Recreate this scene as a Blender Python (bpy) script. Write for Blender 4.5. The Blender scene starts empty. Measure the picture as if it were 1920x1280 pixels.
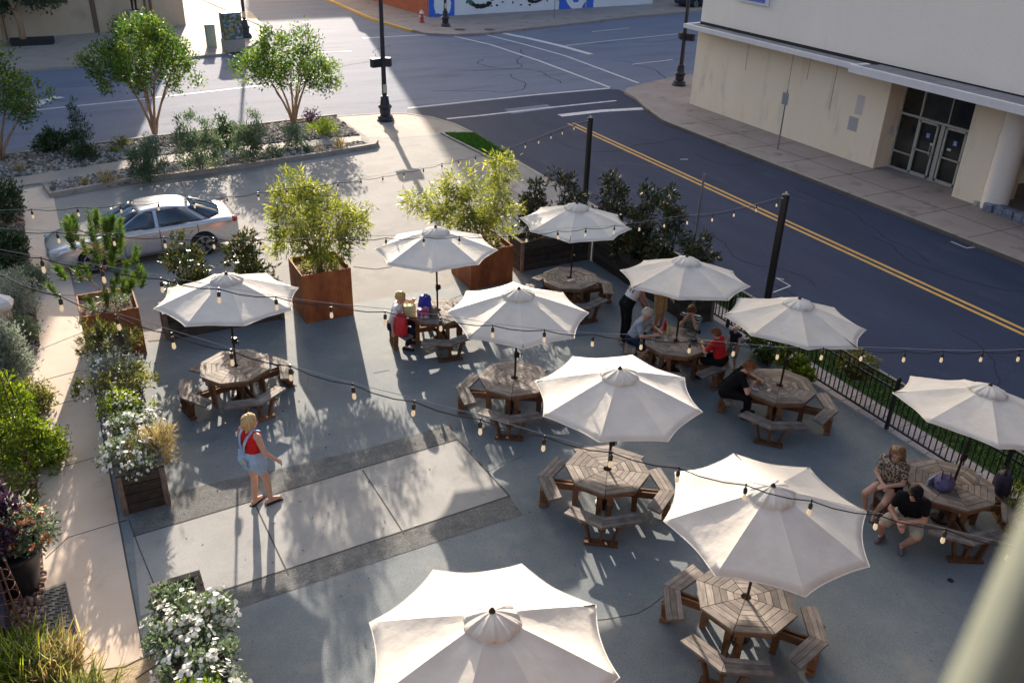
SKY_STR=0.125; SUN_STR=4.4; EXPO=1.54
import bpy, bmesh, math, random
import numpy as np
from mathutils import Vector, Matrix, Quaternion
random.seed(7); RNG=np.random.default_rng(11)
PI=math.pi; rad=math.radians
sc=bpy.context.scene; COL=sc.collection
# ------------------------------------------------------------------ camera
F_PX,PITCH,ROLL,HC=1651.91,0.487887,-0.029471,9.4787
AX=math.radians(28.0381)           # street frame: X across the side street, Y away along it
def yaw2(v):                        # camera-aligned ground frame -> street frame
    x,y,z=v; return np.array([x*math.cos(AX)+y*math.sin(AX),-x*math.sin(AX)+y*math.cos(AX),z])
_fw=np.array([0,math.cos(PITCH),-math.sin(PITCH)]); _rt=np.array([1.,0,0]); _dn=-np.cross(_rt,_fw)
CR=yaw2(math.cos(ROLL)*_rt+math.sin(ROLL)*_dn); CD=yaw2(-math.sin(ROLL)*_rt+math.cos(ROLL)*_dn); CF=yaw2(_fw)
CC=np.array([0,0,HC])
def ray(px,py): return CF+(px-960)/F_PX*CR+(py-640)/F_PX*CD
def g(px,py,h=0.0):
    d=ray(px,py); t=(h-HC)/d[2]; p=CC+d*t; return (float(p[0]),float(p[1]))
def g3(px,py,h=0.0):
    a=g(px,py,h); return (a[0],a[1],h)
def onX(px,py,X):
    d=ray(px,py); p=CC+d*(X/d[0]); return (X,float(p[1]),float(p[2]))
def onY(px,py,Y):
    d=ray(px,py); p=CC+d*(Y/d[1]); return (float(p[0]),Y,float(p[2]))
def atZ(px,py,Z):
    p=CC+ray(px,py)*Z; return tuple(float(v) for v in p)
cam=bpy.data.cameras.new('camera'); co=bpy.data.objects.new('camera',cam); COL.objects.link(co); sc.camera=co
cam.sensor_width=36; cam.lens=F_PX/1920*36; cam.clip_end=3000; cam.clip_start=0.05
co.matrix_world=Matrix(((CR[0],-CD[0],-CF[0],0),(CR[1],-CD[1],-CF[1],0),(CR[2],-CD[2],-CF[2],HC),(0,0,0,1)))
cam.dof.use_dof=True; cam.dof.focus_distance=13.0; cam.dof.aperture_fstop=3.4
# ------------------------------------------------------------------ materials
MATS={}
def nodes(name):
    m=bpy.data.materials.new(name); m.use_nodes=True; nt=m.node_tree; nt.nodes.clear()
    out=nt.nodes.new('ShaderNodeOutputMaterial'); MATS[name]=m
    return m,nt,out
def N(nt,t,**k):
    n=nt.nodes.new('ShaderNode'+t)
    for a,b in k.items():
        if a.startswith('i_'): n.inputs[a[2:].replace('_',' ')].default_value=b
        else: setattr(n,a,b)
    return n
def ramp(nt,stops):
    r=nt.nodes.new('ShaderNodeValToRGB'); e=r.color_ramp.elements
    while len(e)<len(stops): e.new(0.5)
    for el,(p,c) in zip(e,stops): el.position=p; el.color=(*c,1) if len(c)==3 else c
    return r
def noisy(name,c1,c2,scale=3.0,detail=6,rough=0.8,bump=0.0,bscale=60,spec=0.3,fine=0.25,fscale=120,metal=0,stretch=None,c3=None,c3t=(0.62,0.72),c3s=0.7,coat=0):
    """base surface: two-tone large mottling + fine grain (+ optional third stain tone), object space metres"""
    m,nt,out=nodes(name); L=nt.links.new
    tc=N(nt,'TexCoord'); mp=N(nt,'Mapping'); L(tc.outputs['Object'],mp.inputs[0])
    if stretch: mp.inputs['Scale'].default_value=stretch
    n1=N(nt,'TexNoise',i_Scale=scale,i_Detail=detail,i_Roughness=0.6); L(mp.outputs[0],n1.inputs['Vector'])
    r=ramp(nt,[(0.3,c1),(0.7,c2)]); L(n1.outputs['Fac'],r.inputs[0])
    n2=N(nt,'TexNoise',i_Scale=fscale,i_Detail=3.0); L(mp.outputs[0],n2.inputs['Vector'])
    mr=N(nt,'MapRange'); mr.inputs['From Min'].default_value=0.3; mr.inputs['From Max'].default_value=0.7
    mr.inputs['To Min'].default_value=1-fine; mr.inputs['To Max'].default_value=1+fine; L(n2.outputs['Fac'],mr.inputs[0])
    mx=N(nt,'Mix',data_type='RGBA',blend_type='MULTIPLY'); mx.inputs[0].default_value=1
    L(r.outputs[0],mx.inputs[6]); L(mr.outputs[0],mx.inputs[7]); col=mx.outputs[2]
    if c3:
        n3=N(nt,'TexNoise',i_Scale=c3s,i_Detail=8.0,i_Roughness=0.65); L(mp.outputs[0],n3.inputs['Vector'])
        r3=ramp(nt,[(c3t[0],(0,0,0)),(c3t[1],(1,1,1))]); L(n3.outputs['Fac'],r3.inputs[0])
        m3=N(nt,'Mix',data_type='RGBA'); L(r3.outputs[0],m3.inputs[0]); L(col,m3.inputs[6]); m3.inputs[7].default_value=(*c3,1); col=m3.outputs[2]
    b=N(nt,'BsdfPrincipled'); L(col,b.inputs['Base Color']); b.inputs['Roughness'].default_value=rough
    b.inputs['Specular IOR Level'].default_value=spec; b.inputs['Metallic'].default_value=metal; b.inputs['Coat Weight'].default_value=coat
    if bump:
        bn=N(nt,'TexNoise',i_Scale=bscale,i_Detail=4.0); L(mp.outputs[0],bn.inputs['Vector'])
        bp=N(nt,'Bump'); bp.inputs['Strength'].default_value=bump; bp.inputs['Distance'].default_value=0.02; L(bn.outputs['Fac'],bp.inputs['Height']); L(bp.outputs[0],b.inputs['Normal'])
    L(b.outputs[0],out.inputs[0]); return m
def plain(name,c,rough=0.6,spec=0.4,metal=0,coat=0,fine=0.08,emit=None,es=0):
    m=noisy(name,tuple(v*0.93 for v in c),tuple(min(1,v*1.07) for v in c),scale=9,rough=rough,spec=spec,metal=metal,coat=coat,fine=fine,fscale=45)
    if emit:
        b=[n for n in m.node_tree.nodes if n.type=='BSDF_PRINCIPLED'][0]; b.inputs['Emission Color'].default_value=(*emit,1); b.inputs['Emission Strength'].default_value=es
    return m
def leafmat(name,dark,mid,light,trans=0.35,rough=0.5):
    """leaf colour chosen per leaf from its own 'tint' value"""
    m,nt,out=nodes(name); L=nt.links.new
    a=N(nt,'Attribute',attribute_name='tint'); r=ramp(nt,[(0.0,dark),(0.55,mid),(1.0,light)]); L(a.outputs['Fac'],r.inputs[0])
    b=N(nt,'BsdfPrincipled'); L(r.outputs[0],b.inputs['Base Color']); b.inputs['Roughness'].default_value=rough; b.inputs['Specular IOR Level'].default_value=0.35
    t=N(nt,'BsdfTranslucent'); hs=N(nt,'HueSaturation'); hs.inputs['Saturation'].default_value=1.15; hs.inputs['Value'].default_value=1.5; L(r.outputs[0],hs.inputs['Color']); L(hs.outputs[0],t.inputs[0])
    mx=N(nt,'MixShader'); mx.inputs[0].default_value=trans; L(b.outputs[0],mx.inputs[1]); L(t.outputs[0],mx.inputs[2]); L(mx.outputs[0],out.inputs[0]); return m
def woodmat(name,c1,c2,c3,rough=0.75):
    """planks: grain runs along u of the mesh's UV map, tone per plank from 'tint'"""
    m,nt,out=nodes(name); L=nt.links.new
    tc=N(nt,'TexCoord'); mp=N(nt,'Mapping'); mp.inputs['Scale'].default_value=(2.2,40,1); L(tc.outputs['UV'],mp.inputs[0])
    n1=N(nt,'TexNoise',i_Scale=1.6,i_Detail=8.0,i_Roughness=0.65); L(mp.outputs[0],n1.inputs['Vector'])
    r=ramp(nt,[(0.25,c1),(0.5,c2),(0.78,c3)]); L(n1.outputs['Fac'],r.inputs[0])
    a=N(nt,'Attribute',attribute_name='tint'); mr=N(nt,'MapRange'); mr.inputs['To Min'].default_value=0.62; mr.inputs['To Max'].default_value=1.3; L(a.outputs['Fac'],mr.inputs[0])
    mx=N(nt,'Mix',data_type='RGBA',blend_type='MULTIPLY'); mx.inputs[0].default_value=1; L(r.outputs[0],mx.inputs[6]); L(mr.outputs[0],mx.inputs[7])
    n4=N(nt,'TexNoise',i_Scale=7.0,i_Detail=4.0); L(tc.outputs['Object'],n4.inputs['Vector']); r4=ramp(nt,[(0.35,(0.72,0.72,0.74)),(0.6,(1,1,1))]); L(n4.outputs['Fac'],r4.inputs[0])
    m2=N(nt,'Mix',data_type='RGBA',blend_type='MULTIPLY'); m2.inputs[0].default_value=1; L(mx.outputs[2],m2.inputs[6]); L(r4.outputs[0],m2.inputs[7])
    b=N(nt,'BsdfPrincipled'); L(m2.outputs[2],b.inputs['Base Color']); b.inputs['Roughness'].default_value=rough; b.inputs['Specular IOR Level'].default_value=0.25
    bp=N(nt,'Bump'); bp.inputs['Strength'].default_value=0.25; bp.inputs['Distance'].default_value=0.004; L(n1.outputs['Fac'],bp.inputs['Height']); L(bp.outputs[0],b.inputs['Normal'])
    L(b.outputs[0],out.inputs[0]); return m
def clothmat(name,c,trans=0.18,vary=0.06,rough=0.9):
    m,nt,out=nodes(name); L=nt.links.new
    tc=N(nt,'TexCoord'); n1=N(nt,'TexNoise',i_Scale=3.0,i_Detail=5.0); L(tc.outputs['Object'],n1.inputs['Vector'])
    r=ramp(nt,[(0.3,tuple(v*(1-vary) for v in c)),(0.7,tuple(min(.95,v*(1+vary)) for v in c))]); L(n1.outputs['Fac'],r.inputs[0])
    oi=N(nt,'ObjectInfo'); mo=N(nt,'MapRange'); mo.inputs['To Min'].default_value=.93; mo.inputs['To Max'].default_value=1.04; L(oi.outputs['Random'],mo.inputs[0])
    mp=N(nt,'Mapping'); L(tc.outputs['Object'],mp.inputs[0]); ad=N(nt,'VectorMath',operation='ADD'); L(mp.outputs[0],ad.inputs[0]); sc3=N(nt,'VectorMath',operation='SCALE'); L(oi.outputs['Location'],sc3.inputs[0]); sc3.inputs['Scale'].default_value=3.7; L(sc3.outputs[0],ad.inputs[1])
    n5=N(nt,'TexNoise',i_Scale=1.7,i_Detail=7.0,i_Roughness=.7); L(ad.outputs[0],n5.inputs['Vector']); r5=ramp(nt,[(.36,(.955,.945,.925)),(.56,(1,1,1))]); L(n5.outputs['Fac'],r5.inputs[0])
    ma_=N(nt,'Mix',data_type='RGBA',blend_type='MULTIPLY'); ma_.inputs[0].default_value=1; L(r.outputs[0],ma_.inputs[6]); L(r5.outputs[0],ma_.inputs[7])
    mb_=N(nt,'Mix',data_type='RGBA',blend_type='MULTIPLY'); mb_.inputs[0].default_value=1; L(ma_.outputs[2],mb_.inputs[6]); L(mo.outputs[0],mb_.inputs[7])
    b=N(nt,'BsdfPrincipled'); L(mb_.outputs[2],b.inputs['Base Color']); b.inputs['Roughness'].default_value=rough; b.inputs['Specular IOR Level'].default_value=0.1
    n2=N(nt,'TexNoise',i_Scale=9.0,i_Detail=3.0); L(tc.outputs['Object'],n2.inputs['Vector'])
    bp=N(nt,'Bump'); bp.inputs['Strength'].default_value=0.35; bp.inputs['Distance'].default_value=0.02; L(n2.outputs['Fac'],bp.inputs['Height']); L(bp.outputs[0],b.inputs['Normal'])
    t=N(nt,'BsdfTranslucent'); L(r.outputs[0],t.inputs[0]); mx=N(nt,'MixShader'); mx.inputs[0].default_value=trans
    L(b.outputs[0],mx.inputs[1]); L(t.outputs[0],mx.inputs[2]); L(mx.outputs[0],out.inputs[0]); return m
# ------------------------------------------------------------------ objects
def tag(o,label=None,cat=None,group=None,kind=None):
    if label: o['label']=label
    if cat: o['category']=cat
    if group: o['group']=group
    if kind: o['kind']=kind
    return o
def empty(name,loc=(0,0,0),rz=0,label=None,cat=None,group=None):
    o=bpy.data.objects.new(name,None); COL.objects.link(o); o.location=loc; o.rotation_euler=(0,0,rz); o.empty_display_size=0.2
    return tag(o,label,cat,group)
def copy_tree(o,parent=None):
    c=o.copy(); COL.objects.link(c); c.parent=parent
    for ch in o.children: copy_tree(ch,c)
    return c
class MB:
    """collects shapes, then links them as one mesh object"""
    def __init__(s): s.v=[];s.f=[];s.t=[];s.uv=[]
    def add(s,vs,fs,tint=None,uv=None):
        b=len(s.v); s.v+= [tuple(map(float,p)) for p in vs]; tt=random.random() if tint is None else tint
        for f in fs:
            s.f.append([b+i for i in f]); s.t.append(tt); s.uv.append([uv[i] for i in f] if uv is not None else [(0,0)]*len(f))
        return s
    def prism(s,base,z0,z1,tint=None,along=None):
        """vertical prism over polygon base (counter-clockwise)"""
        n=len(base); vs=[(p[0],p[1],z0) for p in base]+[(p[0],p[1],z1) for p in base]
        fs=[list(range(n))[::-1],list(range(n,2*n))]+[[i,(i+1)%n,n+(i+1)%n,n+i] for i in range(n)]
        uv=None
        if along is not None:
            a=np.array(along,float); a/=np.linalg.norm(a); c=np.array([-a[1],a[0]]); o=random.random()*30
            uv=[(p[0]*a[0]+p[1]*a[1]+o,p[0]*c[0]+p[1]*c[1]+p[2]+o) for p in vs]
        return s.add(vs,fs,tint,uv)
    def box(s,c,size,rz=0,tint=None,axis=None,M=None):
        hx,hy,hz=[k/2 for k in size]; cs,sn=math.cos(rz),math.sin(rz); vs=[];o=random.random()*30
        if axis is None: axis=int(np.argmax(size))
        uv=[]
        for dz in(-hz,hz):
            for dx,dy in((-hx,-hy),(hx,-hy),(hx,hy),(-hx,hy)):
                l=[dx,dy,dz]; u=l[axis]; r=[l[i] for i in range(3) if i!=axis]; uv.append((u+o,r[0]+r[1]+o))
                if M is not None:
                    q=M@Vector((dx,dy,dz)); vs.append((c[0]+q.x,c[1]+q.y,c[2]+q.z))
                else: vs.append((c[0]+dx*cs-dy*sn,c[1]+dx*sn+dy*cs,c[2]+dz))
        return s.add(vs,[[3,2,1,0],[4,5,6,7],[0,1,5,4],[1,2,6,5],[2,3,7,6],[3,0,4,7]],tint,uv)
    def beam(s,a,b,w,h,tint=None,up=(0,0,1)):
        a=Vector(a);b=Vector(b);d=b-a;L=d.length;x=d.normalized();u=Vector(up)
        if abs(x.dot(u))>.98:u=Vector((0,1,0))
        y=u.cross(x).normalized();z=x.cross(y); M=Matrix((x,y,z)).transposed()
        return s.box((a+b)/2,(L,w,h),tint=tint,axis=0,M=M)
    def tube(s,pts,r,n=8,tint=None,cap=True):
        pts=[Vector(p) for p in pts]; rs=r if isinstance(r,(list,tuple)) else [r]*len(pts); vs=[];fs=[]
        ref=None
        for i,p in enumerate(pts):
            d=(pts[min(i+1,len(pts)-1)]-pts[max(i-1,0)])
            d=d.normalized() if d.length>1e-9 else Vector((0,0,1))
            if ref is None:
                ref=Vector((0,0,1)) if abs(d.z)<.9 else Vector((1,0,0))
            x=(ref-d*ref.dot(d)).normalized(); ref=x; y=d.cross(x)
            for k in range(n):
                a=2*PI*k/n; vs.append(p+(x*math.cos(a)+y*math.sin(a))*rs[i])
        for i in range(len(pts)-1):
            for k in range(n): fs.append([i*n+k,i*n+(k+1)%n,(i+1)*n+(k+1)%n,(i+1)*n+k])
        if cap: fs.append(list(range(n))[::-1]); fs.append([(len(pts)-1)*n+k for k in range(n)])
        return s.add(vs,fs,tint)
    def lathe(s,prof,c=(0,0,0),n=16,tint=None):
        """prof: (r,z) list bottom to top"""
        vs=[];fs=[]
        for r,z in prof:
            for k in range(n):
                a=2*PI*k/n; vs.append((c[0]+r*math.cos(a),c[1]+r*math.sin(a),c[2]+z))
        m=len(prof)
        for i in range(m-1):
            for k in range(n): fs.append([i*n+k,i*n+(k+1)%n,(i+1)*n+(k+1)%n,(i+1)*n+k])
        fs.append(list(range(n))[::-1]); fs.append([(m-1)*n+k for k in range(n)])
        return s.add(vs,fs,tint)
    def ball(s,c,r,n=10,m=7,tint=None,M=None):
        r=r if isinstance(r,(tuple,list)) else (r,r,r); vs=[];fs=[]
        for i in range(m+1):
            ph=PI*i/m
            for k in range(n):
                a=2*PI*k/n; q=Vector((r[0]*math.sin(ph)*math.cos(a),r[1]*math.sin(ph)*math.sin(a),-r[2]*math.cos(ph)))
                if M is not None: q=M@q
                vs.append((c[0]+q.x,c[1]+q.y,c[2]+q.z))
        for i in range(m):
            for k in range(n): fs.append([i*n+k,i*n+(k+1)%n,(i+1)*n+(k+1)%n,(i+1)*n+k])
        return s.add(vs,fs,tint)
    def sheet(s,poly,z,tint=None): return s.add([(p[0],p[1],z) for p in poly],[list(range(len(poly)))],tint)
    def build(s,name,mat,parent=None,smooth=False,bevel=0,auto=None):
        me=bpy.data.meshes.new(name); me.from_pydata(s.v,[],s.f); me.update()
        a=me.attributes.new('tint','FLOAT','FACE'); a.data.foreach_set('value',np.array(s.t,dtype=np.float32))
        ul=me.uv_layers.new(name='UVMap'); ul.data.foreach_set('uv',np.array([c for f in s.uv for c in f],dtype=np.float32).ravel())
        me.materials.append(mat)
        if smooth: me.polygons.foreach_set('use_smooth',[True]*len(me.polygons))
        o=bpy.data.objects.new(name,me); COL.objects.link(o)
        if parent: o.parent=parent
        if smooth and auto:
            me.set_sharp_from_angle(angle=rad(auto))
        if bevel:
            md=o.modifiers.new('bevel','BEVEL'); md.width=bevel; md.segments=2; md.limit_method='ANGLE'; md.angle_limit=rad(40)
        return o
def top(name,mb,mat,label,cat,group=None,**k): return tag(mb.build(name,mat,**k),label,cat,group)
def struct(name,mb,mat,**k): return tag(mb.build(name,mat,**k),kind='structure')
def npmesh(name,V,Fq,tint,mat,parent=None):
    """V (n,3), Fq (m,k) faces, tint per face"""
    me=bpy.data.meshes.new(name); me.vertices.add(len(V)); me.vertices.foreach_set('co',np.asarray(V,np.float32).ravel())
    m,k=Fq.shape; me.loops.add(m*k); me.loops.foreach_set('vertex_index',Fq.astype(np.int32).ravel())
    me.polygons.add(m); me.polygons.foreach_set('loop_start',np.arange(0,m*k,k,dtype=np.int32)); me.update(calc_edges=True)
    a=me.attributes.new('tint','FLOAT','FACE'); a.data.foreach_set('value',np.asarray(tint,np.float32)); me.materials.append(mat)
    o=bpy.data.objects.new(name,me); COL.objects.link(o)
    if parent: o.parent=parent
    return o
def unit(v): return v/np.maximum(np.linalg.norm(v,axis=1,keepdims=True),1e-9)
def leafgeo(P,D,L,W,tint):
    n=len(P); D=unit(D); R=RNG.normal(size=(n,3)); S=unit(np.cross(D,R)); Nn=np.cross(S,D)
    L=np.broadcast_to(np.asarray(L,float),(n,))[:,None]; W=np.broadcast_to(np.asarray(W,float),(n,))[:,None]
    mid=P+D*L*.45+Nn*L*.10; tip=P+D*L
    V=np.stack([P,mid+S*W/2,tip,mid-S*W/2],1).reshape(-1,3); Fq=np.arange(4*n).reshape(n,4); return V,Fq,tint
def crownpts(blobs,n,clumps=40,cr=.25,shell=.55,cw=None):
    """leaf points gathered in clumps through a set of ellipsoids; returns points, outward dirs, clump tone"""
    bl=np.array(blobs,float); vol=bl[:,3]*bl[:,4]*bl[:,5]; w=vol**.7; w/=w.sum()
    ci=RNG.choice(len(bl),clumps,p=w); d=unit(RNG.normal(size=(clumps,3))); rr=(shell+(1-shell)*RNG.random(clumps)**.6)[:,None]
    cc=bl[ci,:3]+d*rr*bl[ci,3:6]; tone=RNG.random(clumps)
    k=RNG.integers(0,clumps,n); off=RNG.normal(size=(n,3))*cr*.55
    P=cc[k]+off; O=P-bl[ci[k],:3]; return P,unit(O),tone[k]
def crown(name,mat,parent,blobs,n,L,W,clumps=40,cr=.25,up=.2,rand=.8,shell=.5,droop=0,tone=.5,lv=.35):
    P,O,t=crownpts(blobs,n,clumps,cr,shell)
    D=O*.6+RNG.normal(size=(n,3))*rand*.6; D[:,2]+=up-droop
    tint=np.clip(t*tone+RNG.random(n)*(1-tone),0,1)
    V,Fq,tt=leafgeo(P,D,L*(1-lv+2*lv*RNG.random(n)),W*(1-lv+2*lv*RNG.random(n)),tint)
    return npmesh(name,V,Fq,tt,mat,parent)
# ================================================================== SETTING
ZS=-0.12
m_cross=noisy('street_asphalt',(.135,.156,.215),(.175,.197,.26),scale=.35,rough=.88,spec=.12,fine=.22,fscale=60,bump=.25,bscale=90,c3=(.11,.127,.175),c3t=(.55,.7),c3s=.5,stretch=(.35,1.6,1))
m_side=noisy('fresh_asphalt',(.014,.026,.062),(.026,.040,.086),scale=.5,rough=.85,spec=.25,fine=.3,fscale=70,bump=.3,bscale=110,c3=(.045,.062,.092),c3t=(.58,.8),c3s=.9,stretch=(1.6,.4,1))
m_patio=noisy('patio_concrete',(.132,.157,.173),(.182,.205,.214),scale=1.1,rough=.78,spec=.28,fine=.24,fscale=70,bump=.18,bscale=70,c3=(.24,.24,.225),c3t=(.54,.76),c3s=1.3)
m_slab=noisy('slab_concrete',(.245,.242,.23),(.31,.305,.29),scale=1.2,rough=.78,spec=.35,fine=.12,fscale=80,bump=.15,c3=(.215,.212,.20),c3t=(.56,.72),c3s=1.8)
m_strip=noisy('patch_asphalt',(.115,.118,.115),(.165,.165,.158),scale=5,rough=.9,fine=.38,fscale=55,bump=.7,bscale=60,c3=(.085,.085,.083),c3t=(.56,.7),c3s=2)
m_drive=noisy('drive_aggregate',(.205,.197,.188),(.26,.25,.238),scale=.7,rough=.85,spec=.25,fine=.2,fscale=42,bump=.25,bscale=50,c3=(.175,.168,.16),c3t=(.55,.72),c3s=.9)
m_walk=noisy('walk_concrete',(.53,.425,.335),(.60,.49,.39),scale=1.3,rough=.85,fine=.1,fscale=90,bump=.12,c3=(.42,.33,.25),c3t=(.57,.75),c3s=1.6)
m_pave=noisy('sidewalk_concrete',(.25,.21,.195),(.315,.27,.25),scale=.8,rough=.88,fine=.16,fscale=60,bump=.2,c3=(.15,.125,.105),c3t=(.55,.72),c3s=1.0)
m_corner=noisy('corner_concrete',(.27,.235,.205),(.33,.29,.255),scale=.9,rough=.85,fine=.12,fscale=70,bump=.15,c3=(.20,.17,.145),c3t=(.58,.74),c3s=1.2)
m_kerb=noisy('kerb_concrete',(.25,.22,.19),(.33,.30,.265),scale=2.5,rough=.9,fine=.2,fscale=60,bump=.3,c3=(.15,.13,.11),c3t=(.55,.7),c3s=2)
m_white=noisy('road_paint',(.50,.49,.49),(.66,.65,.65),scale=4,rough=.7,fine=.25,fscale=35,c3=(.22,.22,.23),c3t=(.6,.72),c3s=6)
m_yellow=noisy('yellow_paint',(.52,.30,.07),(.64,.40,.11),scale=4,rough=.7,fine=.2,fscale=35,c3=(.25,.16,.07),c3t=(.62,.75),c3s=7)
m_joint=plain('dark_joint',(.075,.068,.06),rough=.95)  # one dark tone for pavement joints and cracks
m_soil=noisy('mulch_soil',(.09,.055,.035),(.19,.12,.085),scale=8,rough=.95,fine=.6,fscale=45,bump=.9,bscale=60)
m_gravelbase=noisy('gravel_bed',(.22,.20,.185),(.36,.33,.30),scale=9,rough=.95,fine=.5,fscale=40,bump=.8,bscale=45)
m_turf=noisy('turf_soil',(.035,.075,.018),(.06,.115,.03),scale=5,rough=.95,fine=.5,fscale=60,bump=.6)
m_brick_pave=noisy('paver_strip',(.27,.235,.235),(.36,.32,.32),scale=3,rough=.9,fine=.3,fscale=30,bump=.3)

gr=MB(); gr.sheet([(-900,-300),(900,-300),(900,1500),(-900,1500)],ZS-.012); struct('ground',gr,m_soil)
s=MB(); s.sheet([(-260,20),(260,38),(260,110),(60,110),(60,300),(-60,300),(-60,80),(-260,80)],ZS-.004); struct('cross_street',s,m_cross)
p=lambda x,y:g(x,y,ZS)
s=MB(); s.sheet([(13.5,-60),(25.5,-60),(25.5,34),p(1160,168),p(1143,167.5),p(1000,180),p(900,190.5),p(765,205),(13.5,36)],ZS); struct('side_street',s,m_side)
# raised ground of the yard, kerb line towards both streets
yard=[(-70,-25),(15.2,-25),(15.2,28.6)]+[(15.32,30.5),(15.4,32.6),(15.25,34.4),(14.8,35.8),(14.0,36.8),(12.7,37.3),(11.0,37.42),(8.0,37.12),(4.3,36.75),(1.5,36.4),(-1.65,36.05),(-70,28.6)]
s=MB(); s.prism(yard,-.4,0); struct('yard_ground',s,m_drive)
def ribbon(pts,w,z0,z1,mb=None,side=0):
    """kerb-like prism following a polyline; side 0 centred, +1 left of travel"""
    mb=mb or MB(); P=[np.array(q[:2],float) for q in pts]; Lf=[];Rt=[]
    for i,q in enumerate(P):
        d=P[min(i+1,len(P)-1)]-P[max(i-1,0)]; d/=np.linalg.norm(d); nrm=np.array([-d[1],d[0]])
        if side==0: Lf.append(q+nrm*w/2); Rt.append(q-nrm*w/2)
        else: Lf.append(q+nrm*w*max(side,0)); Rt.append(q+nrm*w*min(side,0))
    n=len(P); vs=[(*q,z) for z in(z0,z1) for q in Rt+Lf]
    A=lambda i:i;B=lambda i:n+i;C=lambda i:2*n+i;Dd=lambda i:3*n+i; fs=[]
    for i in range(n-1):
        fs+=[[C(i),C(i+1),Dd(i+1),Dd(i)],[A(i),A(i+1),C(i+1),C(i)],[B(i+1),B(i),Dd(i),Dd(i+1)],[A(i+1),A(i),B(i),B(i+1)]]
    fs+=[[A(0),C(0),Dd(0),B(0)],[A(n-1),B(n-1),Dd(n-1),C(n-1)]]
    mb.add(vs,fs); return mb
kb=ribbon([(15.2,-25),(15.2,28.6),(15.32,30.5),(15.4,32.6),(15.25,34.4),(14.8,35.8),(14.0,36.8),(12.7,37.3),(11.0,37.42),(8.0,37.12),(4.3,36.75),(1.5,36.4),(-1.65,36.05),(-70,28.6)],.16,-.3,.012,side=1); struct('street_kerb',kb,m_kerb)
s=MB(); s.sheet([(-.3,-25),(13.42,-25),(13.42,19.15),(-.3,19.15)],.004); struct('patio',s,m_patio)
s=MB(); s.sheet([(11.1,33.6),(11.0,37.2),(12.6,37.1),(13.9,36.6),(14.65,35.6),(15.05,34.3),(15.2,32.6),(15.1,30.5),(14.45,28.3),(14.3,33.0),(12.3,33.1)],.004); struct('corner_sidewalk',s,m_corner)
# pale pad of three slabs between two strips of rough patching
def lerp(a,b,t): return tuple(a[i]+(b[i]-a[i])*t for i in range(2))
A0,A1=g(250,1006),g(858,824); B0,B1=g(403,1112),g(955,930)
Aw=lerp(A0,A1,-.0); s=MB(); s.sheet([(-.25,B0[1]-.0),(B0[0],B0[1]),B1,A1,A0],.008); struct('slab',s,m_slab)
s=MB(); s.sheet([A0,A1,g(845,795),g(700,838),g(520,880),g(390,908),g(252,945)],.0082); struct('patched_strip',s,m_strip)
s=MB(); s.sheet([B0,g(418,1150),g(640,1075),g(800,1022),g(980,965),B1],.0082); struct('patched_strip',s,m_strip)
j=MB()
for a,b in [((680,882),(757,1000)),((478,945),(541,1078))]:
    ribbon([g(*a),g(*b)],.022,0,.012,j)
for a,b in [(A0,A1),(B0,B1),(A1,B1)]: ribbon([a,b],.026,0,.0125,j)
ribbon([g(242,975),g(262,1030),g(290,1098)],.016,0,.0125,j)
struct('slab_joints',j,m_joint)
# crack across the patio and the edge where the drive meets it
ck=MB()
pts=[(1195,1150),(1222,1135),(1240,1120),(1262,1108),(1290,1098),(1312,1078)]
ribbon([g(1090,1165),g(1140,1160)]+[g(*q) for q in pts],.016,0,.0065,ck)
ribbon([g(278,640),g(300,638)],.06,0,.0065,ck); ribbon([g(663,500),g(705,505),g(735,500)],.03,0,.006,ck)
ribbon([g(700,700),g(730,694)],.02,0,.0065,ck); ribbon([g(820,560),g(842,562),g(870,552)],.02,0,.006,ck)
rc_=random.Random(3)
def wander(x,y,a,n,st,w,z,mb):
    P=[(x,y)]
    for k in range(n): a+=rc_.uniform(-.5,.5); x+=st*math.cos(a); y+=st*math.sin(a); P.append((x,y))
    ribbon(P,w,z-.003,z+.0012,mb)
for q in ((4.2,8.0,1.1),(8.8,11.3,.2),(5.2,11.5,-.4)): wander(*q,rc_.randint(5,9),.22,.008,.0045,ck)
struct('pavement_cracks',ck,m_joint)
# walkway on the left with joints
def wk(Y): return -1.42+.0*Y, -.3
s=MB(); s.prism([(-1.42,8.15),(-.31,8.15),(-.31,19.6),(-.45,31.9),(-1.36,31.6),(-1.2,19.9),(-1.45,18.6)],0,.012); struct('walkway',s,m_walk)
j=MB()
for a,b in [((75,656),(160,622)),((57,720),(150,695)),((65,770),(190,738)),((104,880),(207,850)),((128,1008),(238,975)),((85,1048),(128,1008))]:
    ribbon([g(*a),g(*b)],.011,0,.0165,j)
ribbon([(-.3,8.15),(-.3,19.5)],.022,0,.016,j)
struct('walkway_joints',j,m_joint)
s=MB(); s.prism([g(175,1262),g(330,1220),g(345,1275),g(380,1400),(-.6,6.5),(-1.6,6.5),g(60,1400)],0,.03); struct('flagstone',s,noisy('flagstone',(.34,.25,.15),(.46,.36,.24),scale=2.5,rough=.9,fine=.25,fscale=40,bump=.6,bscale=14,c3=(.2,.14,.085),c3t=(.55,.68),c3s=3))
j=MB(); ribbon([g(190,1258),g(235,1252),g(262,1238),(g(312,1222))],.02,0,.034,j); ribbon([g(255,1275),g(300,1245)],.02,0,.034,j); struct('flagstone_joints',j,m_joint)
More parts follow.
